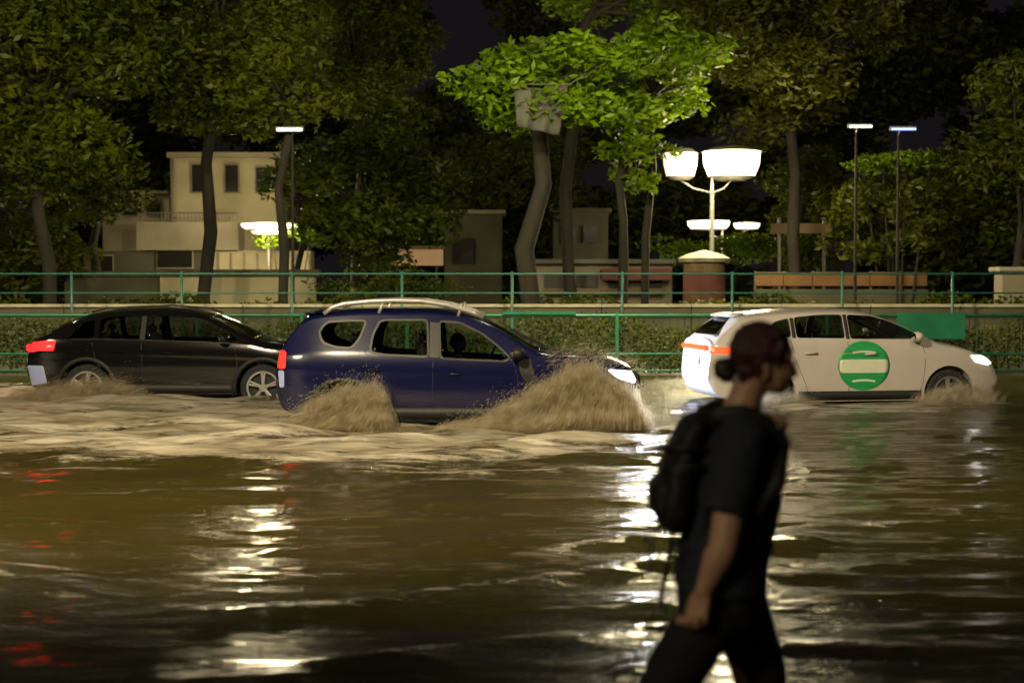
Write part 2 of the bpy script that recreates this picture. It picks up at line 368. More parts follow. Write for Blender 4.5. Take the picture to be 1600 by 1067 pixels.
# ------------------------------------------------------------------ leaves and trees
def quads_mesh(name, C, A, B):
    "C centres, A/B half axes (n,3) -> quad soup"
    n = len(C); v = np.empty((n, 4, 3)); v[:, 0] = C - A; v[:, 1] = C - B * .8; v[:, 2] = C + A; v[:, 3] = C + B * .8
    me = bpy.data.meshes.new(name); me.vertices.add(n * 4); me.vertices.foreach_set('co', v.ravel())
    me.loops.add(n * 4); me.loops.foreach_set('vertex_index', np.arange(n * 4, dtype=np.int32))
    me.polygons.add(n); me.polygons.foreach_set('loop_start', np.arange(0, n * 4, 4, dtype=np.int32)); me.polygons.foreach_set('loop_total', np.full(n, 4, np.int32))
    me.update(calc_edges=True); return me
def rot_rand(n, rg, flat=.55):
    d = rg.normal(size=(n, 3)); d[:, 2] *= flat; d /= np.linalg.norm(d, axis=1)[:, None]
    e = rg.normal(size=(n, 3)); e -= d * (e * d).sum(1)[:, None]; e /= np.linalg.norm(e, axis=1)[:, None]
    return d, e
def crown_mesh(name, clumps, per, leaf, rg, flat=.5):
    C = []
    for (c, r) in clumps:
        n = int(per * (r[0] * r[1] * r[2]) ** (1 / 1.5)); d = rg.normal(size=(n, 3)); d /= np.linalg.norm(d, axis=1)[:, None]
        rad = rg.uniform(.35, 1.06, n) ** .55
        p = d * rad[:, None] * np.array(r) + np.array(c)
        C.append(p)
    C = np.concatenate(C); n = len(C)
    d, e = rot_rand(n, rg, flat); s = rg.uniform(.6, 1.3, n)[:, None] * leaf
    return quads_mesh(name, C, d * s, e * s * .5)
def tree(name, label, px, Y, crown, m, seed, trunk_r=.18, ncl=26, per=420, leaf=.13, group='park trees', cr=.30, lean=0, base=.0):
    "crown: (x0,y0,x1,y1) pixels of the photograph the crown spans at distance Y"
    rg = np.random.default_rng(seed); x0, y0, x1, y1 = crown
    a = at(x0, y0, Y); b_ = at(x1, y1, Y); root = at(px, 445, Y); root.z = base
    t = thing(name, label, 'tree', root, 0, group)
    cx, cz = (a.x + b_.x) / 2 - root.x, (a.z + b_.z) / 2 - base; hx, hz = abs(b_.x - a.x) / 2, abs(a.z - b_.z) / 2; hy = min(hx, 3.2)
    cl = []
    for k in range(ncl):
        while True:
            q = rg.uniform(-1, 1, 3)
            if (q ** 2).sum() < 1 and (q ** 2).sum() > .12: break
        r = rg.uniform(.75, 1.3) * cr * (hx + hz) / 2 * np.array([1.25, 1.1, .72])
        cl.append(((cx + q[0] * (hx - r[0] * .6), q[1] * hy, cz + q[2] * (hz - r[2] * .6)), r))
    link('crown', crown_mesh('crown', cl, per, leaf, rg), m, t)
    wb = rg.normal(0, .16, 4); bm = bmesh.new(); top = cz + hz * .3; fork = max(cz - hz * .75, .8)
    tube(bm, [(0, 0, 0), (wb[0], 0, fork * .22), (wb[1] + lean * .1, .05, fork * .5), (wb[2] + cx * .1, 0, fork * .78), (cx * .15 + wb[3] * .5, 0, fork), (cx * .6, 0, top)], [trunk_r * 1.5, trunk_r * 1.02, trunk_r * 1.05, trunk_r * .88, trunk_r * .85, trunk_r * .25], 10)
    for k in range(0, ncl, 2):
        c = cl[k][0]; s = rg.uniform(.0, .6); s0 = (cx * (.15 + .45 * s), 0, fork + (top - fork) * s)
        mid = ((s0[0] + c[0]) / 2 + rg.normal() * .15, c[1] / 2, (s0[2] + c[2]) / 2 + .1)
        tube(bm, [s0, mid, c], [trunk_r * .45, trunk_r * .3, trunk_r * .08], 6)
    obj('trunk', bm, M['bark'], t, smooth=True)
    return t
TREES = [
 ('park_tree', 'dim olive tree filling the top left corner', 70, 40, (-170, -150, 260, 330), M['leaf'], 11, dict(ncl=40)),
 ('park_tree', 'dark olive tree whose crown hangs above the pale building', 330, 43, (170, -120, 520, 215), M['leaf'], 12, dict(ncl=34)),
 ('park_tree', 'leafy green tree between the pale building and the pinkish sign', 600, 47, (455, 150, 735, 450), M['leafg'], 13, dict(ncl=40, cr=.24, leaf=.14)),
 ('park_tree', 'tall dark tree rising behind the leafy green tree', 560, 54, (430, -120, 690, 200), M['leaf'], 14, dict(ncl=30)),
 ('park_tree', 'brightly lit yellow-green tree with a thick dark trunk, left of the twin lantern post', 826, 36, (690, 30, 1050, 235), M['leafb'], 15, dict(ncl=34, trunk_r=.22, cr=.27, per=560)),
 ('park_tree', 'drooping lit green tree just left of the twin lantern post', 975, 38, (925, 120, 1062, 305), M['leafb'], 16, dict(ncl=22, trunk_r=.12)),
 ('park_tree', 'brownish tree towering above the twin lantern post', 1235, 45, (1020, -120, 1400, 240), M['leafbr'], 17, dict(ncl=36)),
 ('park_tree', 'dark tree with a few lit sprays of leaves beside the small blue light', 1400, 44, (1270, 225, 1530, 460), M['leafd'], 18, dict(ncl=34, cr=.22)),
 ('park_tree', 'nearly black tree at the right edge', 1590, 42, (1490, 60, 1760, 470), M['leafd'], 19, dict(ncl=24)),
 ('park_tree', 'dark leafy tree at the left edge behind the black car', 40, 46, (-120, 250, 170, 480), M['leafd'], 20, dict(ncl=30)),
 ('park_tree', 'dim tree behind the dark trunk, in the middle of the photo', 760, 66, (670, 190, 960, 400), M['leafd'], 21, dict(ncl=26)),
 ('park_tree', 'dark green tree right of the twin lantern post', 1250, 56, (1180, 200, 1340, 440), M['leafd'], 22, dict(ncl=26)),
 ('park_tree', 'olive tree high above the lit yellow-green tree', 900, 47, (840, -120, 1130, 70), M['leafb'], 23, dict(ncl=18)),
]
for n_, lab, px, Y, cr_, m_, sd, kw in TREES: tree(n_, lab, px, Y, cr_, m_, sd, **kw)

for a_ in [('park_tree', 'low leafy tree overlapping the left end of the pale building', 150, 55, (95, 215, 245, 360), M['leafd'], 24, dict(ncl=18, leaf=.13)),
           ('park_tree', 'thin tree whose leaves hang over the right end of the pale building', 468, 50, (405, 205, 530, 350), M['leafg'], 25, dict(ncl=18, trunk_r=.1, leaf=.12)),
           ('park_tree', 'yellowish tree between the white hanging lamp and the tall dark tree', 450, 38.5, (340, 60, 560, 240), M['leaf'], 26, dict(ncl=24, trunk_r=.12)),
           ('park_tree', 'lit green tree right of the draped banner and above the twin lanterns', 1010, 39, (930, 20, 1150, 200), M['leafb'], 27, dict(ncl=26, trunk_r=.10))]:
    tree(*a_[:7], **a_[7])
def wood():
    rg = np.random.default_rng(77); cl = []
    for k in range(150):
        x = rg.uniform(-34, 34); cl.append(((x, rg.uniform(74, 88), rg.uniform(1, 19)), np.array([2.6, 2, 1.5]) * rg.uniform(.7, 1.3)))
    tag(link('woodland', crown_mesh('woodland', cl, 230, .30, rg), M['leafd']), kind='stuff')['label'] = 'dark far-off wood closing the park behind all the lamps'
wood()
def shrub(label, px0, py0, px1, py1, Y, m, seed, n=12, per=700, leaf=.07, name='shrub', z0=0.0):
    rg = np.random.default_rng(seed); a = at(px0, py0, Y); b_ = at(px1, py1, Y)
    root = Vector(((a.x + b_.x) / 2, Y, z0)); t = thing(name, label, 'shrub', root)
    hx, hz = (b_.x - a.x) / 2, (a.z - max(b_.z, z0)) / 2; cz = (a.z + max(b_.z, z0)) / 2 - z0; cl = []
    for k in range(n):
        q = rg.uniform(-1, 1, 3); r = np.array([.28 * hx + .25, .45, .45 * hz + .05]) * rg.uniform(.8, 1.2)
        cl.append(((q[0] * hx * .8, q[1] * .5, cz + q[2] * hz * .6), r))
    link('foliage', crown_mesh('foliage', cl, per, leaf, rg), m, t)
    bm = bmesh.new()
    for k in range(0, n, 2): tube(bm, [(cl[k][0][0] * .3, 0, 0), cl[k][0]], [.05, .012], 6)
    obj('stem', bm, M['bark'], t)
    return t
shrub('bright yellow-green bush lit from above under the lower lamps', 1005, 362, 1250, 415, 55, M['leafb'], 31, 16, leaf=.1)
shrub('low bush beneath the leafy green tree', 480, 425, 720, 470, 44, M['leafg'], 32, 14)
shrub('lit spray of bush leaves above the pale building wall', 400, 345, 500, 385, 57, M['leafb'], 33, 8, leaf=.09)
shrub('small spray of tree leaves coloured bright as if lit, beneath the small blue light', 1340, 238, 1470, 268, 43, M['leafb'], 34, 9, leaf=.09, name='lit_leaf_spray')  # lit leaves of the dark tree; the light is put into brighter leaf colour

def hedge(name, label, x0, x1, Y, z0, z1, m, seed, dens=260, leaf=.06):
    rg = np.random.default_rng(seed); n = int((x1 - x0) * dens * (z1 - z0))
    C = np.stack([rg.uniform(x0, x1, n), Y + rg.uniform(-.3, .3, n), z0 + (z1 - z0) * rg.uniform(0, 1, n) ** .8 + rg.normal(0, .05, n)], -1)
    C[:, 2] += .12 * np.sin(C[:, 0] * 1.3) + .08 * np.sin(C[:, 0] * 3.1 + 1)
    d, e = rot_rand(n, rg); s = rg.uniform(.6, 1.3, n)[:, None] * leaf
    return tag(link(name, quads_mesh(name, C, d * s, e * s * .6), m), label, 'hedge')
hedge('hedge', 'dim olive hedge behind the green roadside railing', -20, 20, 30.2, .15, 1.15, M['leafbr'], 41, 1500, .045)
hedge('hedge', 'dark hedge beyond the taller teal fence', -24, 24, 37, .0, 1.5, M['leafd'], 42, 500, .08)

# ------------------------------------------------------------------ fences
def railing():
    t = thing('railing', 'green metal railing running along the far kerb', 'railing', (0, 29.25, .145))
    z0 = .145; top = at(0, 493, 29.25).z - z0
    for name, z, r in (('top_rail', top, .032), ('middle_rail', at(0, 553, 29.25).z - z0, .022), ('bottom_rail', .1, .02)):
        b = bmesh.new(); tube(b, [(-26, 0, z), (26, 0, z)], r, 8); obj(name, b, M['fence'], t, True)
    for i in range(-13, 13):
        b = bmesh.new()
        for k in range(13): tube(b, [(i * 2 + .14 + k * .143, .01, .1), (i * 2 + .14 + k * .143, .01, top - .03)], .007, 4, False)
        obj('bar_panel', b, M['fenced'], t)
        b = bmesh.new(); box(b, (i * 2, .0, top / 2 + .01), (.06, .06, top + .08), bev=.008); obj('post', b, M['fence'], t)
    b = bmesh.new(); p0 = at(1402, 489, 29.2); p1 = at(1508, 530, 29.2)
    box(b, ((p0.x + p1.x) / 2, -.06, (p0.z + p1.z) / 2 - z0), (p1.x - p0.x, .03, p0.z - p1.z), bev=.006); obj('board', b, M['fence'], t)['label'] = 'green board fixed to the railing'
    b = bmesh.new(); p0 = at(785, 487, 29.2); p1 = at(900, 492, 29.2)
    box(b, ((p0.x + p1.x) / 2, -.05, (p0.z + p1.z) / 2 - z0), (p1.x - p0.x, .04, .06), bev=.01); obj('rail_sleeve', b, M['fence'], t)
railing()
def tallfence():
    Y = 33.5; t = thing('fence', 'tall thin teal fence in front of the park', 'fence', (0, Y, 0))
    top = at(0, 428, Y).z; mid = at(0, 458, Y).z
    for name, z, r in (('top_rail', top, .025), ('middle_rail', mid, .02), ('bottom_rail', .25, .02)):
        b = bmesh.new(); tube(b, [(-27, 0, z), (27, 0, z)], r, 6); obj(name, b, M['teal'], t, True)
    for i in range(-11, 12):
        b = bmesh.new(); tube(b, [(i * 2.4, 0, 0), (i * 2.4, 0, top + .05)], .03, 8); obj('post', b, M['teal'], t, True)
tallfence()
b = bmesh.new(); Y = 34.4; zt = at(0, 480, Y).z
for i in range(-14, 14): box(b, (i * 2.0 + 1, Y, zt / 2), (1.985, .25, zt), bev=.01)
w_ = thing('low_wall', 'long low concrete wall with a pale coping behind the railing', 'wall', (0, Y, 0))
for v in b.verts: v.co.y -= Y
obj('wall', b, M['dull'], w_)
b = bmesh.new()
for i in range(-14, 14): box(b, (i * 2.0 + 1, 0, zt + .035), (1.99, .36, .07), bev=.01)
obj('coping', b, M['kerb'], w_)

# ------------------------------------------------------------------ buildings and park furniture
def pbox(b, px0, py0, px1, py1, Y, depth, base, bev=0):
    "box whose front face spans the given pixels at distance Y"
    a = at(px0, py0, Y); c = at(px1, py1, Y)
    box(b, ((a.x + c.x) / 2 - base.x, Y + depth / 2 - base.y, (a.z + c.z) / 2), (abs(c.x - a.x), depth, abs(a.z - c.z)), bev=bev)
def house():
    Y = 60; base = at(320, 445, Y); base.z = 0
    t = thing('villa', 'pale cream building with stepped blocks, lit by a lamp on its right', 'building', base)
    gy = at(0, 0, Y)
    def part(name, m, r, Y_, dep, bev=.0):
        b = bmesh.new(); pbox(b, *r, Y_, dep, base, bev); return obj(name, b, m, t)
    part('main_block', M['stone'], (266, 246, 436, 520), 60, 8)
    part('side_block', M['stone'], (160, 303, 266, 520), 61, 7)
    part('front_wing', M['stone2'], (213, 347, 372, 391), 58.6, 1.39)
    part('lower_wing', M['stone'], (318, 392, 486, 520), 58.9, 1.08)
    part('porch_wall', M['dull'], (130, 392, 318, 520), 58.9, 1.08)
    part('cornice', M['stone2'], (260, 238, 442, 246), 59.7, 8.6)
    part('side_cornice', M['stone2'], (154, 298, 262, 303), 60.7, 7)
    for (r, yy) in (((246, 392, 300, 418), 58.84), ((352, 258, 372, 300), 59.9), ((400, 262, 424, 300), 59.9), ((300, 258, 320, 300), 59.9), ((190, 312, 214, 336), 60.9), ((228, 312, 250, 336), 60.9), ((150, 400, 176, 470), 58.84)):
        f = part('window', M['stone2'], (r[0] - 2, r[1] - 2, r[2] + 2, r[3] + 2), yy - .02, .14, .01)
        g = bmesh.new(); pbox(g, *r, yy - .05, .06, base); go = obj('pane', g, M['dark'], f)
    b = bmesh.new()
    for k in range(9):
        a = at(322 + k * 20, 400, 58.85); 
        box(b, (a.x - base.x, 58.86 - base.y, 1.6), (.06, .12, 3.0))
    obj('pilaster', b, M['stone2'], t)
    a = at(216, 343, 58.7); c = at(370, 333, 58.7); b = bmesh.new(); y = 58.75 - base.y
    tube(b, [(a.x - base.x, y, c.z), (c.x - base.x, y, c.z)], .03, 6)
    for k in range(27): x = a.x - base.x + (c.x - a.x) * k / 26; tube(b, [(x, y, a.z - .08), (x, y, c.z)], .012, 5)
    obj('balcony_railing', b, M['pole'], t)
    for px in (270, 432):
        q = at(px, 250, 59.95); b = bmesh.new(); tube(b, [(q.x - base.x, 59.93 - base.y, q.z), (q.x - base.x, 59.93 - base.y, 2.6)], .05, 8); obj('drainpipe', b, M['stone2'], t, True)
    q = at(452, 448, 58.85); b = bmesh.new(); box(b, (q.x - base.x, 58.84 - base.y, 1.2), (1.0, .1, 2.4), bev=.02); obj('door', b, M['brown'], t)
house()
def simple(name, label, cat, r, Y, dep, m, cap=None, capm=None):
    base = at((r[0] + r[2]) / 2, 445, Y); base.z = 0
    t = thing(name, label, cat, base); b = bmesh.new(); pbox(b, *r, Y, dep, base, .02); obj('wall' if cap else 'panel', b, m, t)
    if cap: b = bmesh.new(); pbox(b, *cap, Y - .1, dep + .2, base, .02); obj('roof', b, capm or m, t)
    return t
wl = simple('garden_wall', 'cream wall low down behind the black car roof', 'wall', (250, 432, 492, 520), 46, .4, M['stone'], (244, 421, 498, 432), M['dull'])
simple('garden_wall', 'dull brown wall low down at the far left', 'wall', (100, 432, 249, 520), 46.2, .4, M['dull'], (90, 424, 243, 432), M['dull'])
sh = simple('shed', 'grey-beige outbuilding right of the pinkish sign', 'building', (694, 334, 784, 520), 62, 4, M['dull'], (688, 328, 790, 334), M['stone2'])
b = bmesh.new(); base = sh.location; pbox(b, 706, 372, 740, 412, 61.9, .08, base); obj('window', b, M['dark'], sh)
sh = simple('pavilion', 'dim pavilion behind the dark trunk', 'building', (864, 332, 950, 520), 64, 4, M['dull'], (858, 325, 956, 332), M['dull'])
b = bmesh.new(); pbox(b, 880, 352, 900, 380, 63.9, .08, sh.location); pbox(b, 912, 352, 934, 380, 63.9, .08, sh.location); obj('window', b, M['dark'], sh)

def kiosk():
    Y = 50; base = at(960, 445, Y); base.z = 0
    t = thing('kiosk', 'low kiosk with pale walls and a faded red awning', 'kiosk', base)
    def part(n, m, r, yy, d): b = bmesh.new(); pbox(b, *r, yy, d, base, .02); return obj(n, b, m, t)
    part('wall', M['stone2'], (835, 412, 1050, 520), 50, 3)
    part('roof', M['palecloth'], (828, 405, 1056, 412), 49.6, 3.8)
    part('awning', M['redcloth'], (940, 420, 1050, 438), 49.2, .75)
    part('counter', M['brown'], (850, 452, 1040, 460), 49.5, .5)
    for x in (850, 900, 950, 1000): part('window', M['dark'], (x, 430, x + 34, 450), 49.93, .1)
kiosk()
def signbox():
    Y = 52; base = at(650, 445, Y); base.z = 0; t = thing('sign_board', 'plain pinkish orange sign board glowing beside the leafy green tree', 'sign', base)
    b = bmesh.new(); pbox(b, 611, 390, 692, 415, Y, .25, base, .01); obj('panel', b, M['signp'], t)
    b = bmesh.new(); pbox(b, 540, 384, 694, 389, Y - .1, .5, base, .01); obj('canopy', b, M['stone'], t)
    for x in (620, 682):
        b = bmesh.new(); pbox(b, x - 2, 415, x + 2, 522, Y + .05, .1, base); obj('post', b, M['pole'], t)
signbox()
def column():
    Y = 41; base = at(1100, 445, Y); base.z = 0; t = thing('advertising_column', 'round brown column below the twin lanterns', 'column', base)
    h = at(1100, 398, Y).z
    b = bmesh.new(); lathe(b, [(.62, 0), (.62, .25), (.55, .28), (.55, h - .2)], 28); obj('shaft', b, M['brown'], t, False)
    b = bmesh.new(); lathe(b, [(.68, h - .2), (.70, h - .1), (.5, h), (.05, h + .12)], 28); obj('cap', b, M['kerb'], t)
    b = bmesh.new(); a = at(1062, 425, Y); c = at(1138, 478, Y); tube(b, [(0, 0, c.z), (0, 0, a.z)], .56, 28); obj('poster', b, M['redcloth'], t, False)
column()
def hoarding():
    Y = 43; base = at(1315, 445, Y); base.z = 0; t = thing('hoarding', 'long orange-brown hoarding low behind the white car', 'hoarding', base)
    for i, x in enumerate(range(1180, 1450, 45)):
        b = bmesh.new(); pbox(b, x, 425 + (i % 2), x + 44, 447, Y, .08, base, .01); obj('board', b, M['orange'], t)
        b = bmesh.new(); pbox(b, x - 1, 424, x + 2, 530, Y + .1, .1, base); obj('post', b, M['pole'], t)
    b = bmesh.new(); pbox(b, 1180, 452, 1450, 500, Y, .1, base); obj('lower_panel', b, M['dull'], t)
hoarding()
simple('gate_pillar', 'pale grey gate pillar at the right edge', 'pillar', (1567, 424, 1612, 500), 38, .7, M['stone2'], (1562, 417, 1618, 424), M['kerb'])
def brownsign():
    Y = 50; base = at(1250, 445, Y); base.z = 0; t = thing('direction_sign', 'narrow brown sign on two posts right of the lower lamps', 'sign', base)
    b = bmesh.new(); pbox(b, 1205, 349, 1300, 365, Y, .08, base, .01); obj('panel', b, M['brown'], t)
    for x in (1218, 1288): b = bmesh.new(); pbox(b, x - 2, 340, x + 1, 525, Y + .1, .1, base); obj('post', b, M['pole'], t)
brownsign()
def banner():
    Y = 34.4; base = at(846, 445, Y); base.z = 0
    a, c = at(803, 132, Y), at(888, 212, Y); bm = bmesh.new(); nx, nz = 18, 14; g = []
    for k in range(nz + 1):
        row = []
        for i in range(nx + 1):
            u, v = i / nx, k / nz; x = a.x + (c.x - a.x) * (u * (1 - .22 * v) + .05 * v); z = a.z + (c.z - a.z) * (v * (.82 + .18 * u)) - .10 * math.sin(math.pi * u) * (1 - v)
            row.append(bm.verts.new((x - a.x, .09 * math.sin(u * 15 + v * 2) * (.3 + v), z)))
        g.append(row)
    for r0, r1 in zip(g, g[1:]):
        for i in range(nx): bm.faces.new((r0[i], r0[i + 1], r1[i + 1], r1[i]))
    bmesh.ops.solidify(bm, geom=bm.faces[:], thickness=.01)
    o = obj('banner', bm, M['palecloth'], None, True); o.location = (a.x, Y, 0)
    tag(o, 'pale grey cloth banner hanging in the lit yellow-green tree', 'banner')
    bm = bmesh.new(); tube(bm, [(-.9, .3, a.z + .5), (0, 0, a.z), (1.24, 0, a.z), (2.2, .3, a.z + .6)], .012, 5); obj('cord', bm, M['pole'], o)
banner()

# ------------------------------------------------------------------ park lamps
def point(name, loc, power, col, rad, parent):
    l = bpy.data.lights.new(name, 'POINT'); l.energy = power; l.color = col; l.shadow_soft_size = rad
    o = bpy.data.objects.new(name, l); COL.objects.link(o); o.location = loc; o.parent = parent; return o
def lantern_post(label, px, Y, heads, power, col=(1, .84, .5), name='lantern_post'):
    "heads: list of (px0,py0,px1,py1,material key)"
    base = at(px, 445, Y); base.z = 0; t = thing(name, label, 'street lamp', base, 0, 'lantern posts in the park')
    hz = at(px, heads[0][3], Y).z
    b = bmesh.new(); lathe(b, [(.16, 0), (.16, .3), (.09, .4), (.075, 1.2), (.06, hz - .5), (.09, hz - .45), (.05, hz - .35), (.03, hz + .1)], 14); obj('pole', b, M['pole'], t, False)
    for (x0, y0, x1, y1, mk) in heads:
        a = at(x0, y0, Y); c = at(x1, y1, Y); cx = (a.x + c.x) / 2 - base.x; hw = (c.x - a.x) / 2; h = a.z - c.z; z = c.z
        b = bmesh.new(); lathe(b, [(hw * .80, z), (hw * .97, z + h * .5), (hw, z + h)], 20, cen=(cx, 0, 0)); ln = obj('lantern', b, M[mk], t, True)
        b = bmesh.new(); lathe(b, [(hw * 1.06, z + h), (hw * .7, z + h * 1.18), (.05, z + h * 1.3)], 20, cen=(cx, 0, 0)); obj('cap', b, M['pole'], ln)
        b = bmesh.new(); lathe(b, [(hw * .5, z - h * .16), (hw * .86, z)], 20, cen=(cx, 0, 0)); obj('collar', b, M['pole'], ln)
        b = bmesh.new(); tube(b, [(0, 0, hz - .45), (cx * .6, 0, z - h * .16 - .22), (cx, 0, z - h * .14)], .028, 8); obj('arm', b, M['pole'], t, True)
        point('lamp_light', (cx, -hw - .25, z + h * .3), power * (1 if mk != 'lampweak' else .5), col, .6, t)
lantern_post('tall post with two lit lanterns, the brightest lamp of the photo', 1112, 42, [(1098, 238, 1188, 276, 'lampglow'), (1036, 240, 1090, 276, 'lampweak')], 1100)
lantern_post('distant post with low lit lanterns over the bright bush', 1128, 62, [(1074, 346, 1140, 358, 'lampglow'), (1146, 349, 1188, 358, 'lampweak')], 700)
lantern_post('distant lit lantern post in front of the pale building', 420, 57, [(376, 350, 466, 359, 'lampfar'), (392, 361, 460, 367, 'lampweak')], 800)
def smalllamp(label, px, py, Y, w_, h_, mk):
    p = at(px, py, Y); t = thing('wall_lamp' if mk == 'smallw' else 'signal_lamp', label, 'lamp', (p.x, p.y, p.z))
    b = bmesh.new(); box(b, (0, 0, 0), (w_, .08, h_), bev=.01); obj('lens', b, M[mk], t)
    b = bmesh.new(); box(b, (0, .08, .02), (w_ + .06, .08, h_ + .06), bev=.01); obj('housing', b, M['pole'], t)
    b = bmesh.new(); tube(b, [(0, .12, 0), (0, .3, .04), (0, .5, -.1)], .02, 6); obj('bracket', b, M['pole'], t)
    b = bmesh.new(); tube(b, [(0, .5, .05), (0, .5, -2), (0, .5, -p.z)], [.03, .035, .05], 8); obj('pole', b, M['bark'], t)
smalllamp('small white-green lamp high in the dark foliage at left', 452, 203, 38, .62, .06, 'smallw')
smalllamp('small white lamp high in the foliage at right', 1345, 198, 38, .55, .05, 'smallw')
smalllamp('small blue light next to the white lamp at upper right', 1412, 202, 38, .6, .05, 'smallb')

# road lamps hung on span wires above the carriageway (the near pair lights the flooded road, the far pair the trees)
def span_lamp(label, loc, power, col, mk, aim=None, cone=150, size=.2):
    t = thing('hanging_street_lamp', label, 'street lamp', loc, 0, 'street lamps hung over the road')
    b = bmesh.new(); box(b, (0, 0, .06), (.8, .34, .12), bev=.04); obj('housing', b, M['pole'], t)
    b = bmesh.new(); box(b, (0, 0, -.015), (.62, .26, .03), bev=.01); obj('lens', b, M[mk], t)
    b = bmesh.new(); tube(b, [(-.3, 0, .1), (0, 0, .5), (.3, 0, .1)], .01, 5); tube(b, [(-60, 0, .9), (-20, 0, .6), (0, 0, .5), (20, 0, .6), (60, 0, .9)], .008, 5); obj('wire', b, M['pole'], t)
    l = bpy.data.lights.new('lamp_light', 'SPOT'); l.energy = power; l.color = col; l.shadow_soft_size = size; l.spot_size = R(cone); l.spot_blend = .6
    o = bpy.data.objects.new('lamp_light', l); COL.objects.link(o); o.parent = t; o.location = (0, 0, -.1)
    if aim: o.rotation_euler = (Vector(aim) - Vector(loc)).to_track_quat('-Z', 'Y').to_euler()
    return t
WARM = (1, .82, .52)
span_lamp('hung street lamp with a warm white lens over the far lane, above the bow spray', (1.75, 25.5, 7.6), 6500, (1, .92, .52), 'lampled', (3.0, 34, 2.2), 175, .32)
span_lamp('added hung lamp with a violet tinged lens, unseen beyond the left edge, brightening the left trees', (-10.8, 26.5, 7.6), 4200, (1, .9, .55), 'lampled2', (-9, 35, 2), 175, .3)  # unseen lamp, set here to brighten the left trees and black car
span_lamp('left one of the two hung street lamps over the near lane', (-4.5, 9.5, 8.2), 7600, WARM, 'lampled', (-2.0, 19, 0), 130)
span_lamp('right one of the two hung street lamps over the near lane', (6.5, 9.5, 8.2), 2300, WARM, 'lampled', (5, 20, 0), 110)

# ------------------------------------------------------------------ cars
def pchip(pts):
    xs = np.array([p[0] for p in pts], float); ys = np.array([p[1] for p in pts], float)
    h = np.diff(xs); d = np.diff(ys) / h; m = np.zeros(len(xs)); m[0] = d[0]; m[-1] = d[-1]
    for i in range(1, len(xs) - 1):
        m[i] = 0 if d[i - 1] * d[i] <= 0 else (h[i - 1] + h[i]) * 1.0 / (h[i] / d[i - 1] + h[i - 1] / d[i])
    def f(x):
        x = min(max(x, xs[0]), xs[-1]); i = min(int(np.searchsorted(xs, x, 'right')) - 1, len(xs) - 2); i = max(i, 0)
        t = (x - xs[i]) / h[i]
        return float((2 * t ** 3 - 3 * t ** 2 + 1) * ys[i] + (t ** 3 - 2 * t ** 2 + t) * h[i] * m[i] + (-2 * t ** 3 + 3 * t ** 2) * ys[i + 1] + (t ** 3 - t ** 2) * h[i] * m[i + 1])
    return f
